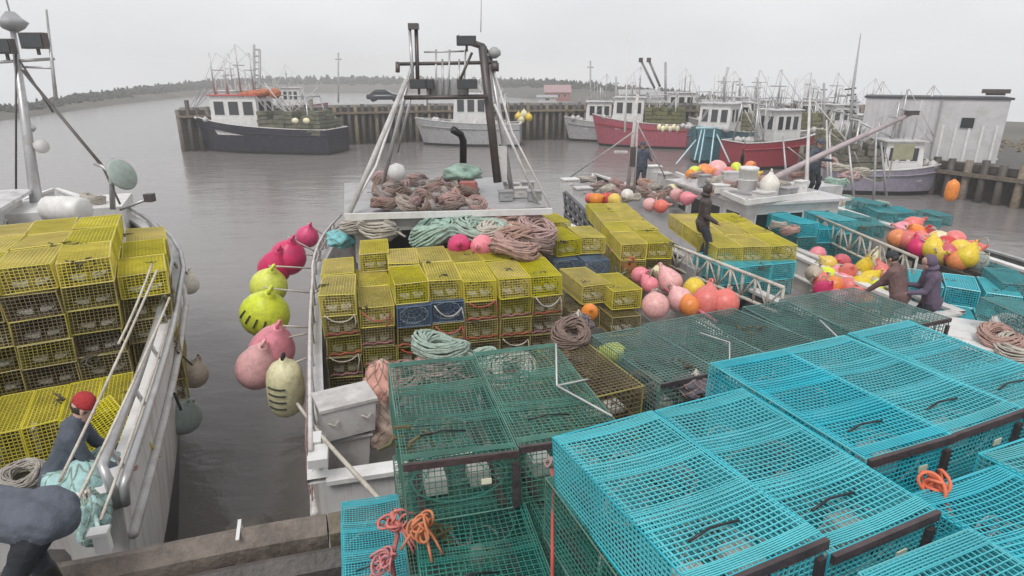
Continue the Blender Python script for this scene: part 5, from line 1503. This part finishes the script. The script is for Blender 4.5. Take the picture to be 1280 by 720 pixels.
for i, (x, n) in enumerate(((0, 0), (0.615, 0.0), (1.25, 0.34), (1.865, 0.36), (2.48, 0.35))):
    placed('turquoise', OT, TT, x, n, ZT - (0.01 * (i % 2)), f"turquoise wire trap on top, {ORD[i]} from left in the far row of the stack", gT, R.uniform(-.012, .012))
    k = 'green' if i == 0 else 'turquoise'
    placed(k, OT, TT, x - (0.02 if i == 0 else 0), n - 0.02 * i + (0.1 if i == 0 else 0), ZG - 0.004, f"{TCOL[k]} trap in second layer, under {ORD[i]} turquoise trap of the far row", gT, R.uniform(-.02, .02))
    k = 'green' if i < 2 else 'turquoise'
    placed(k, OT, TT, x - .01, n - 0.03, ZG - (0.41 if i < 2 else 0.342), f"{TCOL[k]} trap in third layer, under {ORD[i]} turquoise trap of the far row", gT, R.uniform(-.02, .02))
for i, (x, n) in enumerate(((0.02, -1.29), (0.635, -1.26), (1.25, -1.02), (1.865, -0.93), (2.48, -0.88))):
    placed('turquoise', OT, TT, x, n, ZT - 0.03, f"turquoise wire trap on top, {ORD[i]} from left in the near row of the stack", gT, R.uniform(-.02, .02))
    placed('turquoise', OT, TT, x + .03, n + .02, ZT - 0.375, f"turquoise trap in second layer, under {ORD[i]} trap of the near row", gT, R.uniform(-.02, .02))
placed('turquoise', OT, TT, 3.12, 0.15, ZT - 0.36, 'turquoise trap one layer lower at the right end of the stack', gT)
sm = trap('turquoise', P(470, 716, 3.19), rad(14), 'small turquoise trap on the quay at the foot of the green stack', gT)
sm.scale = (0.7, 0.8, .9)
gDk = 'grey green traps along the quay edge'
OD, TD = P(806, 404, 4.0), rad(21)
for i in range(5):
    for ly in range(2):
        placed('grey_green', OD, TD, i * 0.64, (0.0, 0.05, -0.02, 0.06, 0.1)[i], 4.0 - ly * 0.385, f"grey green wire trap at the quay edge, {ORD[i]} from left, {('upper', 'lower')[ly]} layer", gDk, R.uniform(-.02, .02))
for i in range(2):
    for ly in range(2):
        placed('grey_green' if i else 'olive', OD, TD, -0.66 - 0.64 * (1 - i), (-.12, -.06)[i], 4.0 - ly * 0.385 - (.04 if not i else 0), f"{('olive', 'grey green')[i]} trap between the green stack and the quay edge row, {('upper', 'lower')[ly]} layer", gDk, R.uniform(-.03, .03))
buoy('lime yellow', .12, P(764, 442, 3.78), 'lime buoy seen inside a trap at the quay edge', None, 'fender', (1.1, .2, .5))
coil(mat('grubby_rope', (.30, .26, .2), .8, var=.3, bump=1., bscale=38), P(805, 488, 3.75), .22, 'grubby rope coil against the turquoise stack', seed=4)
coil(ROPEB, P(712, 424, 3.98), .26, 'brown rope coil at the quay edge before the yellow wall', seed=2)
buoy('orange', .15, P(737, 390, 2.78), 'small orange float before the yellow trap at the quay edge', None, 'ball', (1, 0, 0))
bag('dark purple net bundle at the corner of the grey green traps', P(868, 482, 3.9), (.2, .16, .1), mat('purple_netting', (.10, .08, .12), .7, var=.3, bump=.5), 6.0)
bag('dark purple bundle beside the brown rope coil', P(722, 404, 3.95), (.16, .13, .1), mat('purple_netting', (.10, .08, .12), .7), 9.0)
# knots and ropes on the stacks
def knot(label, c, s, m, seed):
    rr = random.Random(seed); mb = MB()
    for q in range(7):                  # a bunch of turns of rope, hauled tight
        ax = Vector((rr.gauss(0, 1), rr.gauss(0, 1), rr.gauss(0, .6))).normalized()
        u_ = ax.orthogonal().normalized(); v_ = ax.cross(u_)
        r0 = s * rr.uniform(.5, 1.1); o_ = Vector((rr.gauss(0, .3), rr.gauss(0, .3), rr.gauss(0, .3))) * s
        mb.tube([Vector(c) + o_ + (u_ * math.cos(a) + v_ * math.sin(a) * .7) * r0 + ax * (s * .25 * math.sin(a * 2 + q)) for a in [k * math.pi / 8 for k in range(16)]], .008, 5, closed=True)
    for q in range(3):
        d = Vector((rr.gauss(0, 1), rr.gauss(0, 1), -.6)).normalized()
        mb.tube([Vector(c) + d * s * k * .5 + Vector((0, 0, -.02 * k * k * s * 4)) for k in range(5)], .008, 5)
    return T(mb.build('rope_knot', m, None, True), label, 'rope')
knot('orange rope knot between the two rows of turquoise traps', P(1167, 606, ZT - .03), .06, ROPEO, 1)
knot('orange rope bundle on the corner of the green stack', P(528, 655, 4.2), .07, mat('salmon_rope', (.62, .2, .11), .75), 2)
knot('pink rope tangle hanging beside the green stack', P(492, 650, 4.05), .08, mat('pink_tie', (.62, .17, .15), .75), 3)
knot('pink rope tangle low beside the small turquoise trap', P(482, 700, 3.8), .07, mat('pink_tie', (.62, .17, .15), .75), 4)
rope('pink rope tail down the corner of the green stack', [P(490, 640, 4.1), P(497, 668, 3.95), P(490, 700, 3.75), P(494, 730, 3.6)], .014, mat('pink_tie', (.62, .17, .15), .75))
rope('red rope running down beside the turquoise stack', [P(690, 572, ZG + .01), P(691, 600, 4.36), P(690, 730, 4.1)], .010, ROPER)
knot('brown rope lashing at the head of the red rope', P(689, 578, ZG), .03, ROPEB, 7)
for i, pts in enumerate(([(695, 430, 4.55), (696, 482, ZG + .02)], [(696, 482, ZG + .02), (765, 520, ZG + .05)], [(696, 482, ZG + .02), (735, 474, ZG + .02)], [(912, 428, 4.1), (912, 476, 4.02)], [(912, 428, 4.1), (875, 416, 4.03)], [(1025, 400, 4.1), (1050, 424, 4.05)])):
    rope(f"thin grey cord over the green traps, {ORD[i]} counting from the left", [P(*q) for q in pts], .007, OFFW, 0, 'cord', group='cords tied over the green traps')

# ------------------------------------------------------------------ far boats
HB = mat('hull_navy', (0.018, 0.02, 0.035), .35, dirt=(.15, .12, .1), dirt_amt=.3)
HR = mat('hull_red', (0.36, 0.03, 0.055), .4, dirt=(.2, .1, .1), dirt_amt=.3)
HT = mat('hull_teal', (0.04, 0.19, 0.26), .4, dirt=(.1, .1, .1), dirt_amt=.3)
HG = mat('hull_pale_grey', (0.38, 0.38, 0.39), .45, dirt=(.2, .16, .14), dirt_amt=.4)
HP = mat('hull_purple', (0.20, 0.13, 0.26), .45, dirt=(.2, .15, .2), dirt_amt=.3)
REDR = mat('red_roof', (0.45, 0.06, 0.06), .5)
LOADG = mat('far_trap_load', (0.18, 0.17, 0.09), .8, var=.4, scale=3)
LAMP = mat('work_lamp', (0.9, 0.75, 0.5), .4)
def far_boat(label, px, base, L, Bm, rz, hm, sheer, house, load=True, masts=1, rig=True, roofm=ROOFW, loadm=LOADG, gantry=True):
    c = P(px, base, 0)
    f = Vector((-math.sin(rz), math.cos(rz), 0))
    o = c - f * L / 2
    rt = thing('fishing_boat', label, 'fishing boat', (o.x, o.y, 0), rz, 'boats moored at the far side')
    hb_, zr_ = hull(rt, L, Bm, sheer[0], sheer[1], sheer[0] - .55, hm, BLACKP, .25, fore=.74, rail=.22, tuck=.05, capm=WHITE)
    y0, y1, hh = house
    wheelhouse(rt, -Bm * .3, Bm * .3, L * y0, L * y1, sheer[0] - .55, sheer[0] - .55 + hh, roofm=roofm, side_n=3)
    zt = sheer[0] - .55 + hh
    for k in range(masts):
        y = L * (y0 + .07 + .07 * k)
        hgt = (3.0 if px < 450 else 1.5) + .7 * ((k * 7 + int(px)) % 3)
        spar(rt, [(0.2 - .4 * k, y, zt), (0.2 - .4 * k, y, zt + hgt)], [.09, .05])
        spar(rt, [(-.9, y, zt + hgt * .6), (.9, y, zt + hgt * .6)], .04, STEEL, 'crosstree')
        spar(rt, [(0, y, zt + hgt), (0, L * .97, sheer[1])], .02, STEEL, 'stay', n=4)
        spar(rt, [(0, y, zt + hgt), (Bm * .4, L * .15, sheer[0])], .02, STEEL, 'stay', n=4)
        for q in range(4):
            spar(rt, [(-.8 + .5 * q, y + .3 * q, zt), (-.8 + .5 * q + R.uniform(-.1, .1), y + .3 * q + .1, zt + .8 + .5 * ((q * 5 + k) % 4))], .025, OFFW, 'antenna', n=4)
        for q in range(4):
            spar(rt, [(R.uniform(-.4, .4) * Bm, L * R.uniform(.1, .45), sheer[0]), (R.uniform(-.4, .4) * Bm, L * R.uniform(.1, .45), zt + R.uniform(-.3, 1.2))], .045, (OFFW, STEEL, GREYP)[q % 3], 'derrick', n=5)
    if gantry:
        for x in (-Bm * .4, Bm * .4):
            spar(rt, [(x, L * .12, sheer[0]), (x * .7, L * .14, sheer[0] + 2.8)], .07, STEEL, 'gantry_leg')
        spar(rt, [(-Bm * .28, L * .14, sheer[0] + 2.8), (Bm * .28, L * .14, sheer[0] + 2.8)], .07, STEEL, 'gantry_beam')
        spar(rt, [(0, L * .14, sheer[0] + 2.8), (0, L * .5, zt + .1)], .05, STEEL, 'boom')
    if load:
        lb = MB()
        for i in range(7):
            for j in range(3):
                for k in range(6 - (i + j) % 3):
                    lb.box((-Bm * .32 + j * Bm * .32 + R.uniform(-.08, .08), L * .07 + i * L * (y0 - .1) / 6.5, sheer[0] - .4 + k * .36), (Bm * .29, L * .062, .32), R.uniform(-.06, .06))
        K(lb.build('trap_load', loadm, rt), 'stuff')
    rg = MB(); 
    for i in range(22):
        x, y = R.uniform(-Bm * .4, Bm * .4), R.uniform(L * .1, L * .9)
        rg.blob((x, y, (zr_(y / L) if y / L > .75 else sheer[0]) + .05), (R.uniform(.15, .35),) * 3, 1, .3, 2, i)
    rg.build('deck_gear', OFFW, rt, True)
    return rt
d1 = far_boat('dark navy fishing boat with white cabin and red roof, heaped with traps', 331, 189, 15.2, 4.8, rad(80), HB, (2.2, 3.4), (.46, .76, 3.4), True, 4, roofm=REDR, loadm=mat('far_green_load', (.16, .17, .09), .8, var=.4, scale=3))
og = MB()
for i in range(9): og.blob(D(318 + R.uniform(-26, 30), 117.5 + R.uniform(-2, 1), 55.5), (.5, .4, .35), 2, .4, 2, i)
T(og.build('gear_heap', mat('orange_red_gear', (.5, .13, .09), .7, var=.3), None, True), 'orange red gear heaped on the navy boat cabin roof', 'gear heap')
tx = thing('lamp_pair', 'two lit work lamps on the trap heap of the navy boat', 'lamp', P(378, 150, 3.0))
for i, px in enumerate((369, 383)):
    m = MB(); m.blob(D(px, 151, 53.5), (.32, .2, .26), 2, .05); m.build('lamp', LAMP, tx, True, world=True)
far_boat('pale grey fishing boat lying broadside against the dark pile wharf', 585, 181, 11.0, 4.2, rad(86), HG, (2.2, 2.7), (.3, .6, 3.4), False, 1)
far_boat('red hulled fishing boat left of the teal one, white lamps along its rail', 797, 183, 9.6, 3.8, rad(72), HR, (2.3, 3.1), (.45, .75, 3.0), True, 2)
far_boat('teal fishing boat seen bow on with pale blue gantry legs', 893, 199, 8.5, 4.4, rad(140), HT, (2.2, 3.0), (.3, .6, 2.9), True, 2)
far_boat('dark red fishing boat between the teal boat and the grey shed', 968, 208, 8.0, 3.4, rad(-75), HR, (2.0, 2.8), (.35, .62, 2.8), False, 2)
far_boat('purple hulled boat moored by the shore wharf', 1145, 236, 7.5, 2.9, rad(-115), HP, (1.5, 2.0), (.4, .66, 2.3), True, 1)
far_boat('grey boat with teal deck gear beyond the boom', 1085, 222, 7.5, 3.0, rad(-95), HG, (1.6, 2.2), (.4, .7, 2.4), True, 2)
far_boat('pale boat in the tangle of masts right of the dark red boat', 1040, 186, 9.0, 3.6, rad(-80), HG, (1.9, 2.5), (.35, .65, 2.8), True, 2)
far_boat('white boat behind the red hulled one, at the wharf wall', 850, 166, 9.0, 3.6, rad(80), WHITE, (2.2, 3.0), (.35, .7, 3.2), False, 2)
far_boat('grey boat showing its masts behind the dark red boat', 940, 182, 9.0, 3.6, rad(-60), HG, (2.0, 2.8), (.35, .65, 3.0), True, 2)
far_boat('boat with many masts moored behind the navy boat', 290, 166, 11, 4.2, rad(84), HG, (2.4, 3.2), (.35, .6, 3.2), True, 2)
far_boat('blue and red boat at the wharf behind the navy boat stern', 372, 160, 9, 4.0, rad(-84), HR, (2.9, 3.4), (.35, .6, 3.0), False, 1)
far_boat('low green loaded boat behind the red hulled boat stern', 752, 176, 8.5, 3.4, rad(84), GREYP, (1.9, 2.6), (.4, .7, 2.8), True, 2)
far_boat('pale boat half hidden behind the teal boat', 915, 184, 9.0, 3.6, rad(70), HG, (2.0, 2.8), (.35, .65, 2.9), True, 3)
far_boat('red and white boat far back left of the pale grey shed', 1005, 178, 9.0, 3.6, rad(86), HR, (2.0, 2.8), (.35, .65, 2.8), True, 3)
far_boat('white boat tucked beside the grey shed wall', 1075, 200, 7.5, 3.0, rad(60), WHITE, (1.7, 2.3), (.35, .65, 2.5), True, 2)
far_boat('lavender grey boat nearest the purple one', 1105, 240, 6.5, 2.8, rad(-100), mat('hull_lavender', (.27, .25, .31), .5), (1.4, 1.9), (.4, .7, 2.2), True, 2)
# tall slim pair of posts behind the navy boat
tw = thing('light_tower', 'tall twin post light tower behind the navy boat', 'tower', D(320, 120, 66))
for px in (318, 325):
    spar(tw, [D(px, 125, 66), D(px - .5, 56 + (px - 318), 66)], .14, GREYP, 'post', True)
for y in range(62, 122, 8): spar(tw, [D(318, y, 66), D(325, y, 66)], .08, GREYP, 'rung', True, 5)
# teal boat's pale legs, red boat's lamps
lg = thing('trestle', 'pale blue trestle legs standing before the teal boat', 'trestle', D(890, 200, 45))
pb = mat('pale_blue_paint', (.42, .62, .68), .5)
for a, b in (((877, 162), (868, 200)), ((881, 162), (874, 203)), ((893, 162), (888, 203)), ((896, 168), (912, 203)), ((870, 175), (845, 205))): spar(lg, [D(*a, 46), D(*b, 44)], .055, pb, 'leg', True)
spar(lg, [D(870, 160, 46), D(897, 160, 46)], .1, pb, 'beam', True)
lr = thing('lamp_row', 'row of round cream lamps along the red boat rail', 'lamp', D(835, 158, 56))
for i in range(6):
    m = MB(); m.blob(D(824 + i * 4.6, 159 + (i % 2) * 2, 56), (.2, .2, .3), 2, .05); m.build('lamp', LAMP, lr, True, world=True)
yl = [(648, 146), (655, 143), (661, 147), (651, 150)]
for i, (px, py) in enumerate(yl):
    buoy('cream' if i % 2 else 'yellow', .42, D(px, py, 66), f"{'cream' if i % 2 else 'yellow'} far buoy at the stern of the pale grey boat, {'left' if i < 2 and i % 2 == 0 or i == 3 else 'right'} one", 'far buoys by the pale grey boat', 'ball')
for i, (px, y0, y1, t) in enumerate(((423, 66, 128, 74), (738, 76, 132, 74), (770, 96, 136, 70), (925, 98, 150, 60), (905, 96, 150, 62), (947, 102, 150, 58), (1070, 120, 175, 45), (1030, 104, 160, 52))):
    o = thing('pole', f"thin far pole against the sky, {ORD[i]} of eight {'' if i else 'and '}counting rightward" if False else f"thin dark pole at the far wharf, {('left of the gantry', 'by the red house', 'left of the two angled booms', 'over the dark red boat', 'just left of the dark red boat', 'behind the dark red boat', 'left of the grey shed', 'over the pale boat')[i]}", 'pole', D(px, y1, t))
    spar(o, [D(px, y1, t), D(px, y0, t)], .1, GREYP, 'post', True)
    spar(o, [D(px - 4, y0 + 8, t), D(px + 4, y0 + 8, t)], .06, GREYP, 'crossarm', True, 5)
bo = thing('twin_boom', 'pair of angled dark booms raised above the red boat', 'boom', D(820, 120, 60))
for a, b in (((801, 75), (818, 110)), ((811, 75), (825, 108))):
    spar(bo, [D(*a, 58), D(*b, 60)], .12, GREYP, 'boom', True); m = MB(); m.box(D(a[0], a[1], 58), (.35, .3, .4)); m.build('boom_head', STEELD, bo, world=True)
spar(bo, [D(832, 78, 60), D(832, 125, 60)], .12, GREYP, 'mast', True)
tall = thing('ship_mast', 'tall white whip mast above the red boat', 'mast', D(780, 160, 56))
spar(tall, [D(781, 165, 56), D(786, 40, 56)], [.1, .04], WHITE, 'mast', True)
tall2 = thing('ship_mast', 'tall pale mast with cluttered head left of the grey shed', 'mast', D(1062, 170, 40))
spar(tall2, [D(1062, 175, 40), D(1066, 112, 40), D(1076, 42, 40)], [.14, .1, .03], GREYP, 'mast', True)
for i in range(6): spar(tall2, [D(1056 + 3 * (i % 3), 112 + i * 7, 40), D(1070, 110 + i * 8, 40)], .05, STEELD, 'fitting', True, 5)
# car on the far wharf
car = thing('parked_car', 'dark car parked on the far pile wharf', 'car', D(481, 127, 78), rad(4))
m = MB()
def loft(mb, secs):
    n = len(secs[0]); k = len(mb.v)
    for s_ in secs: mb.v += [tuple(p) for p in s_]
    for i in range(len(secs) - 1):
        for j in range(n): mb.f.append((k + i * n + j, k + i * n + (j + 1) % n, k + (i + 1) * n + (j + 1) % n, k + (i + 1) * n + j)); mb.m.append(mb.cur)
    mb.f.append(tuple(k + j for j in range(n))[::-1]); mb.m.append(mb.cur); mb.f.append(tuple(k + (len(secs) - 1) * n + j for j in range(n))); mb.m.append(mb.cur)
def carsec(x, w_, z0, z1): return [(x, -w_, z0), (x, w_, z0), (x, w_ * 1.02, (z0 + z1) / 2), (x, w_ * .9, z1), (x, -w_ * .9, z1), (x, -w_ * 1.02, (z0 + z1) / 2)]
CARP = mat('car_paint', (.035, .04, .05), .2)
def build_car(root, paint, Lc=4.4):
    m = MB(); loft(m, [carsec(-Lc / 2, .7, .45, .75), carsec(-Lc * .46, .82, .3, .9), carsec(-.6, .86, .25, .95), carsec(.9, .86, .25, .95), carsec(Lc * .46, .8, .3, .82), carsec(Lc / 2, .68, .42, .65)]); m.build('body', paint, root, True)
    m = MB(); loft(m, [carsec(-1.7, .74, .9, .96), carsec(-1.1, .70, .9, 1.42), carsec(.3, .70, .9, 1.45), carsec(1.15, .72, .9, .97)]); m.build('cabin', GLASS, root)
    m = MB(); m.box((-.4, 0, 1.455), (1.35, 1.2, .04)); m.build('roof', paint, root)
    for x in (-1.35, 1.35):
        for y in (-.8, .8):
            m = MB(); m.lathe([(.2, -.1), (.32, -.09), (.32, .09), (.2, .1)], 14, Matrix.Translation((x, y, .32)) @ Matrix.Rotation(rad(90), 4, 'X')); m.build('wheel', BLACKP, root, True)
build_car(car, CARP)
for i, (x, y) in enumerate(((27.9, 29.6), (28.3, 27.8))):
    o = thing('mooring_post', f"{('left', 'right')[i]} one of two stout pale capped posts on the shore wharf edge", 'post', (x, y, 2.0))
    m = MB(); m.tube([(0, 0, -.6), (0, 0, .7)], .22, 10); m.build('post', WOODD, o, True)
    m = MB(); m.lathe([(.26, .7), (.26, .8), (.1, .9)], 12); m.build('cap', WHITE, o, True)
# buildings
def house(root, x0, x1, y0, y1, h, rh, wm_, rm):
    m = MB(); m.poly([(x0, y0, 0), (x1, y0, 0), (x1, y1, 0), (x0, y1, 0), (x0, y0, h), (x1, y0, h), (x1, y1, h), (x0, y1, h)], [(0, 1, 5, 4), (1, 2, 6, 5), (2, 3, 7, 6), (3, 0, 4, 7), (4, 5, 6, 7)]); m.build('wall', wm_, root)
    ym = (y0 + y1) / 2; e = .4
    m = MB(); m.poly([(x0 - e, y0 - e, h + .01), (x1 + e, y0 - e, h + .01), (x1 + e, y1 + e, h + .01), (x0 - e, y1 + e, h + .01), (x0 - e, ym, h + rh), (x1 + e, ym, h + rh)], [(0, 1, 5, 4), (2, 3, 4, 5), (1, 2, 5), (3, 0, 4), (3, 2, 1, 0)]); m.build('roof', rm, root)
hs = thing('house', 'small red house on the shore beyond the pile wharf', 'house', D(697, 126, 170))
house(hs, -3.4, 3.4, 0, 5, 2.2, 2.0, mat('red_wall', (.42, .12, .11), .7), mat('pinkish_roof', (.40, .22, .22), .7))
for x in (-2, 0.2, 2): window(hs, (x - .4, -.03, .9), (x + .4, -.03, .9), (x + .4, -.03, 1.8), (x - .4, -.03, 1.8))
for i, (px, py, t, w_, h_, mm, lab) in enumerate(((684, 128, 165, 5, 1.3, OFFW, 'low white shed left of the red house'), (842, 138, 110, 8, 2.2, WHITE, 'white box shed behind the red boat'), (800, 132, 140, 9, 2.4, GREYP, 'grey shed on the shore above the red boat'), (905, 148, 100, 6, 2.0, OFFW, 'pale shed on the shore above the teal boat'), (990, 156, 80, 5, 1.8, OFFW, 'pale low shed above the dark red boat'))):
    h_o = thing('shed', lab, 'shed', D(px, py, t)); house(h_o, -w_ / 2, w_ / 2, 0, 5, h_, h_ * .45, mm, GREYP)
    window(h_o, (-.6, -.03, h_ * .4), (.6, -.03, h_ * .4), (.6, -.03, h_ * .8), (-.6, -.03, h_ * .8))
# pale warehouse at right
M0 = Vector((24.7, 36.6, 2.0)); Rr = M0 + Vector((.80, -.60, 0)) * 3.1; Lf = M0 + Vector((-.76, .65, 0)) * 3.9
wh = thing('warehouse', 'pale flat roofed shed with dark roof edge at right', 'shed', M0)
bk = Vector((.5, .85, 0)) * 4
SHW = mat('shed_cladding', (.56, .55, .56), .7, var=.08, scale=1.5, dirt=(.34, .32, .3), dirt_amt=.5)
zt = lambda p: 3.42
q = [Lf, M0, Rr, Rr + bk, Lf + bk]
m = MB(); n_ = len(q); m.poly([p for p in q] + [p + Vector((0, 0, 3.4)) for p in q], [(i, (i + 1) % n_, n_ + (i + 1) % n_, n_ + i) for i in range(n_)] + [tuple(range(n_, 2 * n_))]); m.build('wall', SHW, wh, world=True)
cen = sum((p for p in q), Vector()) / n_
m = MB(); qq = [cen + (p - cen) * 1.04 for p in q]; m.poly([p + Vector((0, 0, 3.41)) for p in qq] + [p + Vector((0, 0, 3.53)) for p in qq], [(i, (i + 1) % n_, n_ + (i + 1) % n_, n_ + i) for i in range(n_)] + [tuple(range(n_, 2 * n_)), tuple(reversed(range(n_)))]); m.build('roof_edge', mat('dark_fascia', (.07, .07, .075), .6), wh, world=True)
for i in range(13):
    p = Lf.lerp(M0, (i + .5) / 13); m = MB(); m.box(p + Vector((-.006, -.01, 1.7)), (.03, .03, 3.36), rad(-40)); m.build('cladding_rib', SHW, wh, world=True)
for i in range(5):
    p = M0.lerp(Rr, .1 + i * .2); m = MB(); m.box(p + Vector((-.02, -.02, 1.0)), (.12, .07, 2.0), rad(-37)); m.build('door_post', WHITE, wh, world=True)
p = M0.lerp(Rr, .45) + Vector((-.03, -.04, 2.15)); m = MB(); m.box(p, (.6, .06, .55), rad(-37)); m.build('dark_opening', GLASS, wh, world=True)
p = M0.lerp(Rr, .8) + bk * .3 + Vector((0, 0, 3.85)); m = MB(); m.box(p, (1.3, .8, .22), rad(-37)); m.box(p + Vector((0, 0, -.15)), (.9, .6, .14), rad(-37)); m.build('roof_unit', STEELD, wh, world=True)
p = M0 + Vector((-.05, -.06, 1.7)); m = MB(); m.tube([p + Vector((0, 0, -1.7)), p + Vector((0, 0, 1.7))], .05, 6); m.build('downpipe', GREYP, wh, world=True)
buoy('orange', .32, P(1190, 238, 1.3), 'faded orange fender hanging at the shore wharf edge', None, 'fender')
fl = MB(); fl.box((0, 0, 0), (.9, .02, .7)); fl.box((-.47, 0, -.4), (.05, .05, 1.6)); o = fl.build('flag', mat('olive_cloth', (.33, .32, .2), .8)); o.location = D(1130, 190, 28); T(o, 'olive tarpaulin screen above the purple boat', 'tarpaulin')

# ------------------------------------------------------------------ the misty air over the harbour
hz_ = MB(); hz_.box((0, 140, 9.0), (760, 560, 20.4))
hzo = K(hz_.build('haze', None), 'stuff')
hm_ = bpy.data.materials.new('sea_mist'); hm_.use_nodes = True
hn = hm_.node_tree.nodes; hn.remove(hn['Principled BSDF'])
pv = hn.new('ShaderNodeVolumePrincipled'); pv.inputs['Color'].default_value = (.97, .97, .975, 1); pv.inputs['Density'].default_value = 0.0016; pv.inputs['Anisotropy'].default_value = 0.2
hm_.node_tree.links.new(pv.outputs[0], hn['Material Output'].inputs['Volume'])
hzo.data.materials.clear(); hzo.data.materials.append(hm_)
